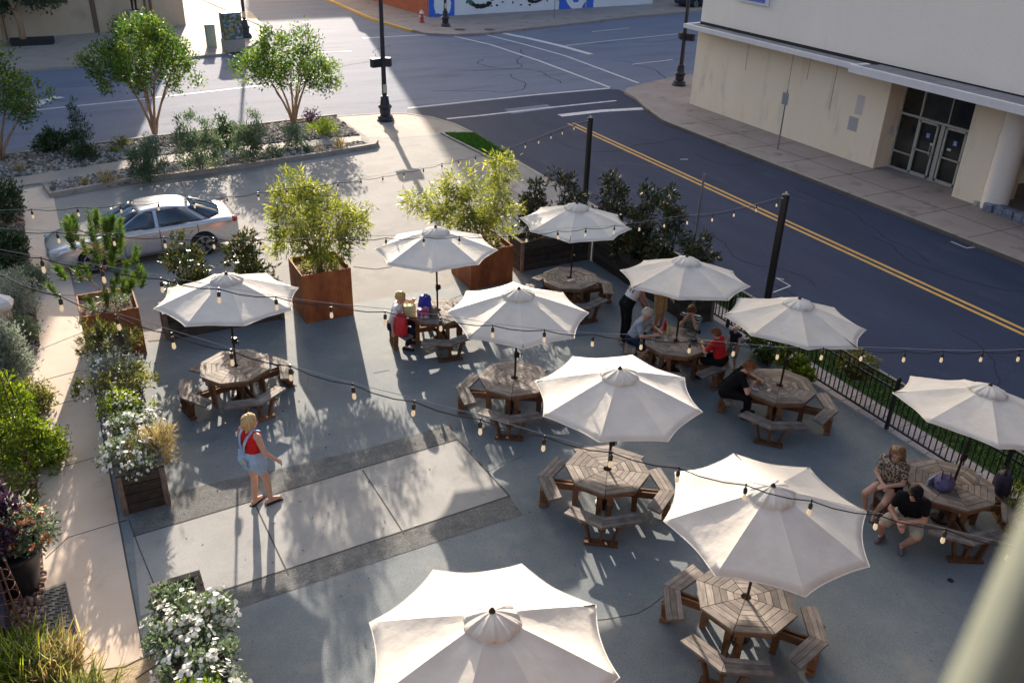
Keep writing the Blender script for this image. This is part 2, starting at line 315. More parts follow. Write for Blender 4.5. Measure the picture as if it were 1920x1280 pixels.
# planted ground left of the walk and bed along the cross street
s=MB(); s.sheet([(-30,2),(-1.42,2),(-1.42,18.6),(-1.2,19.9),(-1.36,31.5),(-30,29)],.006); struct('mulch_bed',s,m_soil)
bedpoly=[(-.46,30.5),(1.8,31.1),(5.3,31.35),(8.5,31.75),(10.75,32.2),(11.05,33.4),(10.9,37.25),(8.0,36.95),(4.3,36.6),(1.5,36.2),(-1.65,35.85),(-30,32.6),(-30,31.8),(-1.4,32.2),(-.5,32.0)]
s=MB(); s.prism(bedpoly,0,.05); struct('rock_bed',s,m_gravelbase)
s=MB(); s.prism([(-30,31.0),(-1.9,31.9),(.2,32.2),(2.3,32.75),(6.1,32.95),(10.6,33.0),(10.9,33.75),(6.0,33.95),(2.2,33.7),(-1.7,32.9),(-30,32.2)],0,.062); struct('garden_path',s,m_corner)
kb=ribbon([(-.62,31.7),(-.5,30.5),(1.8,31.05),(5.3,31.3),(8.5,31.7),(10.85,32.15),(11.1,32.6)],.17,0,.17); struct('bed_kerb',kb,m_kerb)
kb=ribbon([(10.95,37.3),(8.0,37.0),(4.3,36.65),(1.5,36.27),(-1.65,35.93),(-30,32.9)],.13,0,.12); struct('bed_kerb',kb,m_kerb)
# lawn wedge at the corner, grass and pavers outside the fence
s=MB(); s.prism([(14.12,32.95),(14.5,28.45),(14.85,28.35),(15.1,28.8),(15.22,30.5),(15.28,32.6)],0,.02); struct('lawn',s,m_turf)
kb=ribbon([(14.05,33.05),(14.42,28.4),(14.85,28.22),(15.12,28.6)],.1,0,.06); struct('lawn_kerb',kb,m_kerb)
s=MB(); s.sheet([(13.42,-25),(14.05,-25),(14.05,27.5),(13.42,27.5)],.006); struct('paver_strip',s,m_brick_pave)
j=MB()
for k in range(60): ribbon([(13.44,-2+k*.42),(14.04,-2+k*.42)],.014,0,.009,j)
struct('paver_joints',j,m_joint)
s=MB(); s.sheet([(14.05,-25),(15.14,-25),(15.14,21),(14.05,21)],.008); struct('verge',s,m_turf)
def grassblades(name,polyf,n,h,mat,w=.012):
    P=polyf(n); D=RNG.normal(size=(len(P),3))*.35; D[:,2]=1
    V,Fq,t=leafgeo(P,D,h*(.6+.8*RNG.random(len(P))),w,RNG.random(len(P))); o=npmesh(name,V,Fq,t,mat); tag(o,kind='stuff'); return o
m_grass=leafmat('grass_blade',(.03,.085,.015),(.05,.14,.025),(.11,.22,.05),trans=.3)
def inpoly(poly):
    poly=np.array(poly)
    def f(n):
        lo,hi=poly.min(0),poly.max(0); Q=lo+(hi-lo)*RNG.random((n*2,2)); ins=np.zeros(len(Q),bool); j=len(poly)-1
        for i in range(len(poly)):
            a,b=poly[i],poly[j]; c=((a[1]>Q[:,1])!=(b[1]>Q[:,1]))&(Q[:,0]<(b[0]-a[0])*(Q[:,1]-a[1])/(b[1]-a[1]+1e-12)+a[0]); ins^=c; j=i
        Q=Q[ins][:n]; return np.column_stack([Q,np.zeros(len(Q))])
    return f
o=grassblades('grass',inpoly([(14.14,32.9),(14.5,28.5),(14.85,28.4),(15.1,28.8),(15.22,30.5),(15.26,32.5)]),9000,.09,m_grass,.03); o.location.z=.02
tag(o,'mown green grass wedge at the street corner','grass')
m_grass2=leafmat('dry_grass_blade',(.02,.06,.015),(.045,.10,.03),(.16,.19,.075),trans=.3)
o=grassblades('grass',inpoly([(14.07,2),(15.1,2),(15.1,20),(14.07,20)]),22000,.07,m_grass2,.022); o.location.z=.008
tag(o,'green verge grass between the iron fence and the street','grass')
def rocks(name,poly,n,r,mat,z,label,cat='gravel'):
    P=inpoly(poly)(n); k=len(P); base=unit(np.array([(1,0,0),(.3,.95,0),(-.8,.6,0),(-.8,-.6,0),(.3,-.95,0),(0,0,.8),(0,0,-.5)]))
    F0=np.array([(0,1,5),(1,2,5),(2,3,5),(3,4,5),(4,0,5),(1,0,6),(2,1,6),(3,2,6),(4,3,6),(0,4,6)])
    a=RNG.random(k)*2*PI; sz=r*(.5+RNG.random((k,1,1))); V=base[None]*sz*(.7+.6*RNG.random((k,7,1))); V[:,:,2]*=.75
    c,s_=np.cos(a)[:,None],np.sin(a)[:,None]; X=V[:,:,0]*c-V[:,:,1]*s_; Y=V[:,:,0]*s_+V[:,:,1]*c
    V=np.stack([X,Y,V[:,:,2]],2)+P[:,None,:]; V[:,:,2]+=z
    Fq=(F0[None]+7*np.arange(k)[:,None,None]).reshape(-1,3); t=np.repeat(RNG.random(k),10)
    o=npmesh(name,V.reshape(-1,3),Fq,t,mat); tag(o,label,cat,kind='stuff'); return o
m_rock=leafmat('river_rock',(.07,.06,.055),(.22,.19,.17),(.46,.41,.37),trans=0,rough=.9)
m_rock2=leafmat('red_lava_rock',(.10,.06,.045),(.24,.15,.115),(.42,.31,.25),trans=0,rough=.9)
rocks('river_rock',[(-.4,30.65),(5.3,31.45),(10.7,32.3),(10.6,32.95),(6,32.9),(2.3,32.7),(-.45,32.0)],2600,.075,m_rock,.06,'pale river rock covering the front half of the kerbed bed')
rocks('river_rock',[(-9,33.0),(-1.7,33.0),(2.2,33.8),(6,34.05),(10.8,33.9),(10.8,37.0),(4.3,36.5),(-1.65,35.8),(-9,35)],6500,.08,m_rock,.06,'pale river rock round the crepe myrtles beside the cross street')
rocks('lava_rock',[(-2.3,10),(-1.44,10),(-1.44,18.6),(-1.22,19.9),(-1.36,31),(-2.6,31)],4200,.05,m_rock2,.015,'reddish brown rock mulch left of the concrete walkway')
# road markings
mk=MB()
def mline(pts,w,h=ZS+.004): ribbon([g(x,y,ZS) for x,y in pts],w,h-.003,h+.002,mk)
mline([(765,203),(900,188.6),(1006,177.7),(1143,165.6)],.16)
mline([(838,223),(900,217),(1030,202),(1155,189)],.16)
mline([(680,72),(790,66),(850,68),(920,84),(1010,114),(1143,164)],.16)
mline([(905,64),(985,84),(1060,105),(1197,156)],.15)
mline([(945,63),(990,72),(1050,86),(1108,102)],.42)
mline([(1050,217),(1130,208),(1222,203)],.42)
mline([(1060,86),(1130,78),(1270,64)],.12); mline([(1110,60),(1180,53)],.1); mline([(1185,121),(1262,112)],.1)
mline([(25,212),(110,202),(222,191),(470,163),(600,148)],.13); mline([(560,100),(660,96)],.1)
mline([(1450,548),(1482,536),(1455,521)],.035); mline([(1470,524),(1455,521)],.03)
mline([(1783,453),(1812,465),(1842,462)],.05); mline([(1600,367),(1622,366)],.05); mline([(1275,299),(1290,299)],.05)
struct('road_marking',mk,m_white)
ar=MB(); ar.add([(*p(*q),ZS+.006) for q in [(48,205),(70,190),(100,182),(98,180),(122,183),(101,187),(82,196),(60,203)]],[list(range(8))]); struct('road_marking',ar,m_white)
mk=MB()
for off in(-.13,.13): ribbon([(20.17+off,33.0),(20.17+off,-25)],.11,ZS+.001,ZS+.006,mk)
struct('centre_line',mk,m_yellow)
sk=MB()
for q in ((18,31,-1.2),(22.3,27,-1.4),(17.2,22,-1.7),(21.8,17.5,-1.5),(18.6,12,-1.6),(16.4,16,-1.2),(22.9,22,-1.6)): wander(*q,22,.32,.035,ZS+.002,sk)
for q in ((17,41,.1),(21,45,.3),(14,48,.1),(30,45,.15),(35,50,.1),(24,40.5,1.2)): wander(*q,22,.4,.05,ZS-.002,sk)
struct('sealed_cracks',sk,plain('tar_seal',(.03,.033,.05),rough=.95,spec=.05))
sf=MB()
for cx0,cy0,r0,a0,a1 in ((19,29,4.5,2.6,4.2),(18.6,28.5,4.0,2.7,4.0),(17,25,3.2,-.3,1.2),(19.5,24,2.6,2.2,3.4),(18,20,4.4,.2,1.0)):
    ribbon([(cx0+r0*math.cos(a0+(a1-a0)*k/14),cy0+.8*r0*math.sin(a0+(a1-a0)*k/14)) for k in range(15)],.12,ZS-.003,ZS+.0015,sf)
struct('tyre_scuffs',sf,noisy('scuffed_asphalt',(.03,.038,.08),(.055,.062,.105),scale=7,rough=.9,fine=.4,fscale=40))
tr=MB()  # patches of older asphalt near the stop bar
tr.sheet([p(945,205),p(1025,196),p(1040,203),p(960,214)],ZS+.0035); struct('asphalt_patch',tr,m_cross)
# sidewalk across the side street and beyond the cross street
rs=[(24.0,-30),(60,-30),(120,60),(120,51.5),p(1500,120),p(1330,140),p(1264,144),p(1209,157),p(1175,166),p(1168,172),(24.9,34.2),(24.2,32.8),(24.0,31)]
rs=[(24.0,-30),(60,-30),(120,30),(120,47),(40,39.2),g(1330,135),g(1264,144),g(1209,156),g(1176,165),g(1170,172),g(1190,183),g(1207,200),(24.02,31.5)]
s=MB(); s.prism(rs,-.4,.0); struct('sidewalk',s,m_pave)
kb=ribbon([(24.0,-30),(24.02,31.5),g(1207,200),g(1190,183)],.16,-.3,.02,side=-1); struct('street_kerb',kb,m_kerb)
j=MB()
for k in range(18): ribbon([(24.2,-5+k*2.1),(27.15,-5+k*2.1)],.018,0,.005,j)
ribbon([(25.7,-6),(25.7,32)],.016,0,.005,j); struct('sidewalk_joints',j,m_joint)
fs=[g(620,0),g(700,35),g(775,57),g(800,63),g(850,65),g(905,63),g(1060,46),g(1170,33),g(1340,18),(140,76),(140,200),(22,200),(22,90)]
s=MB(); s.prism(fs,-.4,.02); struct('sidewalk',s,m_pave)
kb=ribbon([(22,90),g(620,0),g(700,35),g(775,57)],.2,-.3,.03,side=-1); struct('street_kerb',kb,m_yellow)
kb=ribbon([g(1170,33),g(1200,29),g(1340,17),(70,66)],.35,-.2,.05,side=1); struct('street_kerb',kb,m_corner)
lf=[(-140,36),(-6,51.6),(7.0,53.2),(9.3,53.6),g(470,86),g(505,60),g(470,22),g(416,0),(10.5,90),(9,200),(-140,200)]
s=MB(); s.prism(lf,-.4,.0); struct('sidewalk',s,m_corner)
kb=ribbon([g(380,0),g(440,26),g(510,58),g(524,66)],.18,0,.05); struct('street_kerb',kb,m_corner)
cv=MB()
for q in [(1075/1.0*0+862,56),(918,56)]: cv.lathe([(.38,0),(.38,.012)],g3(*q,.021),n=18)
struct('manhole_cover',cv,plain('manhole_iron',(.05,.045,.045),rough=.6,metal=.4))
# ================================================================== BUILDINGS
m_stucco=noisy('warm_stucco',(.85,.71,.54),(.89,.76,.60),scale=.7,rough=.9,spec=.2,fine=.07,fscale=60,bump=.12,bscale=40,c3=(.66,.55,.41),c3t=(.55,.75),c3s=1.3,stretch=(1,1,.3))
m_stucco_up=noisy('pale_stucco',(.84,.76,.68),(.88,.80,.72),scale=.6,rough=.9,spec=.2,fine=.06,fscale=60,bump=.12,bscale=40,c3=(.77,.69,.61),c3t=(.58,.8),c3s=.8,stretch=(1,1,.3))
m_fascia=noisy('fascia_paint',(.66,.63,.64),(.73,.70,.71),scale=2,rough=.7,fine=.08,c3=(.40,.37,.35),c3t=(.62,.75),c3s=2.5)
m_roofgrey=noisy('canopy_roofing',(.17,.17,.19),(.24,.24,.265),scale=2,rough=.9,fine=.25,c3=(.11,.11,.12),c3t=(.55,.7),c3s=1.5)
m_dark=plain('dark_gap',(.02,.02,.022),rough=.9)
m_alum=plain('aluminium_frame',(.52,.50,.45),rough=.45,metal=.3)
def glassmat(name,c,rough=.06):
    m,nt,out=nodes(name); L=nt.links.new; tc=N(nt,'TexCoord'); n1=N(nt,'TexNoise',i_Scale=.9,i_Detail=2.0); L(tc.outputs['Object'],n1.inputs['Vector'])
    r=ramp(nt,[(.35,tuple(v*.45 for v in c)),(.65,tuple(v*1.5 for v in c))]); L(n1.outputs['Fac'],r.inputs[0]); b=N(nt,'BsdfPrincipled'); L(r.outputs[0],b.inputs['Base Color'])
    b.inputs['Roughness'].default_value=rough; b.inputs['Specular IOR Level'].default_value=.6; L(b.outputs[0],out.inputs[0]); return m
m_glass=glassmat('shop_glass',(.035,.033,.028))
bld=empty('shop_building',(27.2,24,0),0,'long cream stucco building with glass doors under a flat white canopy','building')
def bpart(name,mb,mat,parent=None,**k):
    mb.v=[(v[0]-27.2,v[1]-24,v[2]) for v in mb.v]; return mb.build(name,mat,parent or bld,**k)
CZ0,CZ1=3.50,3.68
w=MB(); w.prism([(27.2,22.5),(27.2,33.74),(60,38),(60,22.5)],-.3,3.6)
w.prism([(27.2,17.9),(27.2,19.0),(29,19.0),(29,17.9)],-.3,3.6); w.prism([(28.3,19.0),(28.3,22.5),(60,22.5),(60,19.0)],-.3,3.6)
bpart('ground_wall',w,m_stucco)
w=MB(); w.prism([(27.23,4),(27.23,33.7),(60,37.9),(60,4)],3.74,9.5); bpart('upper_wall',w,m_stucco_up)
w=MB(); w.box((27.6,15.8,3.62),(.9,35.6,.16)); w.prism([(27.22,33.0),(27.22,33.72),(31,34.2),(31,33)],3.6,3.74); bpart('roof_joint',w,m_dark)
# canopy: narrow run, then a deeper lower run over the entrance
f=MB(); f.prism([(26.3,23.3),(26.3,33.74),(60,38.1),(60,37.2),(26.45,33.55),(26.45,23.3)],CZ0,CZ1); f.prism([(25.75,3),(25.75,23.3),(25.9,23.3),(25.9,3)],CZ0,CZ1+.08); f.prism([(25.9,23.12),(25.9,23.3),(26.6,23.3),(26.6,23.12)],CZ0,CZ1+.08)
bpart('canopy_fascia',f,m_fascia)
f=MB(); f.prism([(26.45,23.3),(26.45,33.55),(27.2,33.65),(27.2,23.3)],CZ0+.03,CZ1-.04); f.prism([(27.2,33.75),(27.2,33.65),(26.45,33.55),(60,37.2),(60,36.8)],CZ0+.03,CZ1-.05); f.prism([(25.9,3),(25.9,23.12),(27.2,23.12),(27.2,3)],CZ0+.03,CZ1+.02)
bpart('canopy_roof',f,m_roofgrey)
m_seam=plain('seam_stain',(.27,.21,.14),rough=.95)
for Y,z0 in [(30.25,2.2),(27.55,.35),(25.15,1.6),(26.6,2.5)]: j=MB(); j.box((27.196,Y,(z0+3.45)/2),(.008,.018,3.45-z0)); bpart('wall_seam',j,m_seam)
t=MB(); t.box((27.197,23.72,2.1),(.006,.36,.72)); bpart('paint_patch',t,plain('patch_pale',(.60,.53,.50),rough=.9))
t=MB(); t.box((27.197,23.86,1.36),(.006,.46,.52)); bpart('paint_patch',t,plain('patch_grey',(.40,.38,.40),rough=.9))
t=MB(); t.box((27.75,22.494,1.4),(.22,.006,.30)); bpart('notice',t,plain('notice_paper',(.60,.60,.66),rough=.8))
# glazed entrance in its recess (X=28)
gl=MB(); gl.box((28.06,20.75,1.55),(.02,3.5,3.15)); bpart('glass',gl,m_glass)
fr=MB()
for Y in (22.46,21.58,19.46,19.02): fr.box((28,Y,1.56),(.07,.06,3.16))
fr.box((28,20.75,3.13),(.08,3.5,.07)); fr.box((28,20.75,.03),(.08,3.5,.07)); fr.box((28,20.75,2.05),(.085,3.5,.075))
for y0,y1 in ((22.43,21.61),(19.43,19.05)): fr.box((28,(y0+y1)/2,.65),(.06,abs(y0-y1),.05))
fr.box((28,20.55,1.0),(.06,.16,2.0)); fr.box((28.02,20.42,2.6),(.03,.04,1.1))
bpart('entrance_frame',fr,m_alum)
for y0,y1 in ((21.52,20.70),(20.38,19.54)):
    d=MB(); yc=(y0+y1)/2; ww=abs(y0-y1)
    for Y in(y0,y1): d.box((27.95,Y+(.03 if Y==y1 else -.03),1.02),(.05,.07,1.98))
    for z,h in((.08,.12),(.94,.05),(1.97,.07)): d.box((27.95,yc,z),(.05,ww,h))
    dd=bpart('door',d,m_alum)
    h=MB(); hy=y1+.1 if y0>21 else y0-.1; h.tube([(27.9,hy,.85),(27.86,hy,.9),(27.86,hy,1.2),(27.9,hy,1.25)],.012); bpart('handle',h,m_alum,dd)
    s_=MB(); s_.box((28.04,yc+.02,1.50),(.008,.15,.17)); bpart('sticker',s_,plain('sticker_blue',(.20,.28,.62),rough=.5),dd)
    s_=MB(); s_.ball((28.033,yc+.02,1.545),(.004,.016,.016)); s_.box((28.033,yc+.02,1.50),(.004,.02,.06)); s_.box((28.033,yc+.0,1.465),(.004,.07,.018)); bpart('sticker_symbol',s_,m_fascia,dd)
    s_=MB(); s_.box((28.04,hy+(.12 if y0<21 else .08)*(-1 if y0<21 else 1),1.24),(.008,.16,.08)); bpart('sticker',s_,m_fascia,dd)
# pier, round column, low stone edging
pr=MB(); pr.lathe([(.42,0),(.42,3.55)],(27.45,17.55,0),n=36); bpart('column',pr,m_stucco_up,smooth=True,auto=40)
b=MB()
for k in range(9): b.box((27.1+.05*(k%2),17.4-k*.36,.13),(.42,.33,.28),rz=.06*(k%3-1))
bpart('stone_edging',b,noisy('blue_stone',(.10,.12,.17),(.26,.28,.34),scale=6,rough=.9,fine=.4,fscale=30,bump=.8,bscale=18),bevel=.03)
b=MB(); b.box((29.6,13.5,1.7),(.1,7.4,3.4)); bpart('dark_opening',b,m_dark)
cb=MB(); cb.box((27.15,17.98,.08),(.14,.12,.16)); bpart('junction_box',cb,m_alum)
sg=MB(); sg.box((27.16,30.4,5.12),(.06,2.0,.42)); si=bpart('sign_board',sg,plain('sign_white',(.66,.68,.74),rough=.5))
sg=MB(); sg.box((27.12,30.35,5.08),(.03,1.5,.16)); bpart('sign_band',sg,plain('sign_blue',(.10,.16,.50),rough=.5),si)

# mural building beyond the crossing
ma=math.atan2(65-63.3,47.4-26); mo=(26.0,63.3); mur=empty('mural_building',(mo[0],mo[1],0),ma,'white painted wall building with blue and black mural shapes beyond the crossing','building')
MZ=-.12
w=MB(); w.prism([(0,0),(21.2,0),(21.2,18),(.3,18),(.3,.3)],-.6,6.5); w.build('white_wall',noisy('mural_white',(.60,.61,.66),(.68,.69,.74),scale=.6,rough=.85,fine=.06),mur)
w=MB(); w.prism([(-.05,.02),(.3,.02),(.3,18.2),(-.05,18.2)],-.6,6.6); w.build('brick_wall',noisy('red_brick',(.26,.075,.04),(.36,.12,.07),scale=5,rough=.9,fine=.3,fscale=30),mur)
w=MB(); w.prism([(-.1,-.1),(21.3,-.1),(21.3,18.2),(-.1,18.2)],6.6,6.9); w.build('roof',m_roofgrey,mur)
m_mblue=plain('mural_blue',(.045,.13,.55),rough=.8); m_mblack=plain('mural_black',(.015,.015,.018),rough=.8); m_mred=plain('mural_red',(.50,.05,.03),rough=.8); m_mwhite=plain('mural_light',(.66,.68,.74),rough=.8); m_mgreen=plain('mural_green',(.05,.14,.10),rough=.8)
def mx(px,py): 
    q=onY(px,py,64.0); d=q[0]-mo[0]; return d/math.cos(ma),q[2]
def wallpatch(name,pts,mat,dep):
    mb=MB(); n=len(pts); vs=[(x,-dep,z) for x,z in pts]+[(x,.0,z) for x,z in pts]
    mb.add(vs,[list(range(n)),list(range(n,2*n))[::-1]]+[[i,(i+1)%n,n+(i+1)%n,n+i] for i in range(n)]); return mb.build(name,mat,mur)
def blob(cx_,cz_,rx,rz_,n=26,j=.28,a0=0,a1=2*PI):
    return [(cx_+rx*math.cos(a)*(1+j*(random.random()-.5)),cz_+rz_*math.sin(a)*(1+j*(random.random()-.5))) for a in [a0+(a1-a0)*k/n for k in range(n)]]
wallpatch('mural_panel',[(.02,-.55),(2.15,-.5),(2.15,4.2),(.02,4.2)],m_mblue,.012)
wallpatch('mural_panel',[(mx(1050,25)[0],-.62),(mx(1118,18)[0],-.5),(mx(1118,18)[0],4.0),(mx(1050,25)[0],4.0)],m_mblue,.012)
for (a,b,rx,rz_) in ((.9,1.0,.5,.9),(1.55,.9,.3,.7)): wallpatch('mural_stroke',blob(a,b,rx,rz_),m_mwhite,.024)
c0=mx(1084,2); wallpatch('mural_stroke',blob(c0[0],c0[1]+.3,1.05,1.0),m_mwhite,.024); wallpatch('mural_stroke',blob(c0[0],c0[1]+.35,.5,.5),m_mblue,.034)
c0=mx(898,-2)
for k in range(13): a=PI+PI*k/12+random.uniform(-.1,.1); wallpatch('mural_stroke',blob(c0[0]+1.15*math.cos(a),c0[1]+.35+.85*math.sin(a),.17+.09*random.random(),.12+.08*random.random(),n=11),m_mgreen if k<4 else m_mblack,.012+.0015*k)
for k in range(5): wallpatch('mural_stroke',blob(c0[0]-.2+.17*k,c0[1]+.15+.09*(k%2),.16,.13,n=10),m_mred if k%2 else m_mblack,.012+.0015*k)
c0=mx(1003,-5)
for k in range(10): a=PI*1.15+PI*.85*k/9; wallpatch('mural_stroke',blob(c0[0]+.95*math.cos(a),c0[1]+.5+.85*math.sin(a),.14+.08*random.random(),.09+.07*random.random(),n=10),m_mblack,.012+.0015*k)
for k in range(3): wallpatch('mural_stroke',blob(c0[0]+.2*k-.2,c0[1]+.35,.15,.12,n=9),m_mblack,.012+.0015*k)
for k in range(16): wallpatch('mural_stroke',blob(mx(865+k*11,8)[0]+random.random(),mx(900,14)[1]+random.random()*.5,.06+.07*random.random(),.05+.04*random.random(),n=8),m_mblack,.012)
ln=MB(); ln.box((14.2,-.02,1),(.05,.04,3.2)); ln.build('downpipe',m_alum,mur)
# tall blocks further up the street; the low sun comes between them
def tower(name,poly,h,mat,label,wins=None):
    e=empty(name,(poly[0][0],poly[0][1],0),0,label,'building'); o=poly[0]
    b=MB(); b.prism([(x-o[0],y-o[1]) for x,y in poly],-.4,h); b.build('wall',mat,e)
    b=MB(); c=np.mean(np.array(poly),0); b.prism([((x-c[0])*1.02+c[0]-o[0],(y-c[1])*1.02+c[1]-o[1]) for x,y in poly],h,h+.5); b.build('roof',m_roofgrey,e); return e
m_tower=noisy('tower_brick',(.22,.16,.12),(.30,.22,.17),scale=1,rough=.9)
tower('office_tower',[(26.0,86.5),(110,92),(110,112),(32.5,112)],36,m_tower,'tall brown block behind the mural building')
tower('corner_block',[(28.0,128),(70,128),(70,140),(30.8,140)],19.4,m_tower,'brown block closing the far street')
m_tan=noisy('tan_plaster',(.40,.31,.225),(.48,.375,.275),scale=.6,rough=.9,fine=.08,c3=(.33,.26,.19),c3t=(.56,.72),c3s=.5)
lw=empty('plaster_building',(9.13,64.5,0),math.atan2(-1.38,-5.8),'tan plaster building with pilasters behind the cross street, left corner','building')
w=MB(); w.prism([(0,0),(0,-22),(70,-22),(70,0)],-.3,27); w.build('wall',m_tan,lw)
m_pil=plain('pilaster_brown',(.13,.085,.06),rough=.9)
for x,ww in ((5.7,.28),(10.9,.14),(13.9,.14),(2.15,.14),(2.5,.1)): w=MB(); w.box((x,.04,3.2),(ww,.1,6.6)); w.build('pilaster',m_pil,lw)
w=MB(); w.prism([(-.1,.1),(-.1,-22.1),(70.1,-22.1),(70.1,.1)],27,27.5); w.build('roof',m_roofgrey,lw)
for x in (8.4,16.2): w=MB(); w.box((x,.02,2.9),(2.6,.06,2.1)); w.build('window',m_glass,lw)
# the building whose terrace the picture is taken from: its sunlit front throws warm light back over the patio
tb=empty('terrace_building',(0,-.9,0),0,'tan building with an upper terrace overlooking the patio','building')
b=MB(); b.prism([(-16,-14),(30,-14),(30,0),(-16,0)],-.3,7.7); m_fbrick=noisy('facade_brick',(.12,.088,.068),(.18,.13,.10),scale=2,rough=.9); b.build('wall',m_fbrick,tb)
b=MB(); b.prism([(-16.1,-14),(30.1,-14),(30.1,.1),(-16.1,.1)],7.7,7.85); b.build('terrace_floor',m_kerb,tb)
b=MB(); b.prism([(-16,-14),(30,-14),(30,-3.5),(-16,-3.5)],7.86,13.5); b.build('upper_wall',m_fbrick,tb)
# ================================================================== STREET FURNITURE
m_iron=plain('black_iron',(.012,.012,.014),rough=.45,spec=.5); m_ironblue=plain('lamp_paint',(.016,.017,.028),rough=.4,spec=.5)
def lamp(x,y,signal,label,rz=0):
    e=empty('street_lamp',(x,y,0),rz,label,'street lamp','black street lamps at the crossing')
    b=MB(); b.lathe([(.36,0),(.37,.07),(.33,.1),(.31,.2),(.22,.26),(.235,.5),(.30,.58),(.28,.63),(.20,.70),(.165,.95),(.17,1.0),(.13,1.04)],n=20); b.build('base',m_ironblue,e,smooth=True,auto=35)
    b=MB(); b.lathe([(.105,1.0),(.1,1.5),(.085,4.5),(.075,6.6)],n=16); b.build('pole',m_ironblue,e,smooth=True,auto=40)
    b=MB(); b.lathe([(.10,6.6),(.2,6.75),(.23,7.1),(.2,7.4),(.08,7.6),(.03,7.8)],n=14); b.build('lamp_head',plain('lamp_globe',(.6,.58,.52),rough=.3),e,smooth=True,auto=40)
    b=MB(); b.box((0,-.108,1.36),(.17,.012,.34)); b.build('notice',m_alum,e)
    if signal:
        for rzb,off in ((0.25,-.34),(-.6,.16)):
            b=MB(); b.box((off,-.05,2.42),(.42 if off<0 else .34,.26,.36),rz=rzb); bb=b.build('pedestrian_signal',m_ironblue,e,bevel=.03)
            b=MB(); M=Matrix.Rotation(rzb,3,'Z'); b.box(Vector((off,-.05,2.42))+M@Vector((0,.14,0)),(.30,.02,.26),rz=rzb); b.build('signal_lens',m_dark,bb)
    return e
lamp(12.69,35.94,True,'black street lamp with pedestrian signals on the near kerb corner')
lamp(11.8,58.7,False,'black street lamp beside the sticker covered control cabinet')
lamp(29.28,37.38,True,'black street lamp at the corner of the cream building',rz=PI*.6)
lamp(25.46,58.99,False,'black street lamp in front of the blue mural panel')
# hydrant
e=empty('fire_hydrant',(24.55,61.04,.02),.4,'white and red fire hydrant near the brick wall','hydrant'); m_hyd=plain('hydrant_white',(.62,.58,.55),rough=.5); m_hyr=plain('hydrant_red',(.45,.06,.05),rough=.5)
b=MB(); b.lathe([(.2,0),(.2,.06),(.13,.08),(.13,.52),(.17,.54),(.17,.58)],n=14); b.build('barrel',m_hyr,e,smooth=True,auto=40)
b=MB(); b.lathe([(.165,.58),(.15,.68),(.09,.76),(.04,.79),(.04,.85)],n=14); b.build('bonnet',m_hyd,e,smooth=True,auto=40)
for a in (0,PI/2,PI): b=MB(); b.tube([(.1*math.cos(a),.1*math.sin(a),.42),(.22*math.cos(a),.22*math.sin(a),.42)],.065,n=10); b.build('outlet',m_hyd,e)
# cabinets
e=empty('utility_cabinet',(9.2,55.9,0),.1,'slim grey green utility cabinet on the far pavement','cabinet'); b=MB(); b.box((0,0,.62),(.5,.4,1.24)); b.build('body',plain('cabinet_green',(.20,.25,.22),rough=.6),e,bevel=.02); b=MB(); b.box((0,0,1.26),(.56,.46,.05)); b.build('lid',plain('cabinet_lid',(.26,.31,.28),rough=.6),e)
e=empty('control_cabinet',(10.15,54.35,0),.1,'traffic control cabinet wrapped in a dark colourful collage','cabinet')
m_col,nt,out=nodes('collage_print'); vo=N(nt,'TexVoronoi',i_Scale=7.0); r=ramp(nt,[(0,(.02,.03,.05)),(.3,(.05,.12,.07)),(.5,(.30,.22,.04)),(.62,(.03,.04,.07)),(.8,(.32,.33,.38)),(1,(.05,.07,.2))]); tcn=N(nt,'TexCoord'); nt.links.new(tcn.outputs['Object'],vo.inputs['Vector']); nt.links.new(vo.outputs['Color'],r.inputs[0]); bs=N(nt,'BsdfPrincipled'); nt.links.new(r.outputs[0],bs.inputs['Base Color']); bs.inputs['Roughness'].default_value=.5; nt.links.new(bs.outputs[0],out.inputs[0])
b=MB(); b.box((0,0,1.38),(1.05,.75,1.4)); b.build('body',m_col,e,bevel=.02); b=MB(); b.box((0,0,2.1),(1.12,.82,.06)); b.build('lid',m_ironblue,e); b=MB(); b.box((0,0,.33),(1.12,.85,.68)); b.build('plinth',m_corner,e)
# sign posts
def signpost(x,y,h,label,plate=True,lean=0):
    e=empty('sign_post',(x,y,0),0,label,'sign post'); b=MB(); b.tube([(0,0,-.1),(lean,0,h)],.028,n=8); b.build('post',plain('galvanised',(.22,.22,.23),rough=.5,metal=.5),e)
    if plate: b=MB(); b.box((-.05,0,h-.3),(.02,.32,.45)); b.build('sign_plate',plain('sign_back',(.30,.31,.33),rough=.5,metal=.4),e)
    return e
signpost(25.61,25.94,2.3,'thin parking sign post on the far pavement by the cream wall',lean=.0)
signpost(14.6,17.25,2.78,'bare grey metal post on the verge behind the magnolia hedge',plate=False,lean=.05)
signpost(34.7,60.0,2.1,'thin sign post in front of the mural wall',plate=True)
# litter specks
# black poles for the string lights
def spole(x,y,h,label):
    e=empty('light_pole',(x,y,0),0,label,'pole','black poles carrying the string lights'); b=MB(); b.lathe([(.085,-.1),(.085,h),(.07,h+.015)],n=18); b.build('shaft',m_iron,e,smooth=True,auto=40); b=MB(); b.tube([(0,0,h-.06),(-.12,-.02,h-.06)],.012); b.lathe([(.02,h),(.02,h+.06)],n=8); b.build('hook',m_alum,e); return e
spole(14,21.82,3.23,'black string light pole behind the farthest parasol'); spole(14,13.7,3.41,'black string light pole rising behind the iron fence')
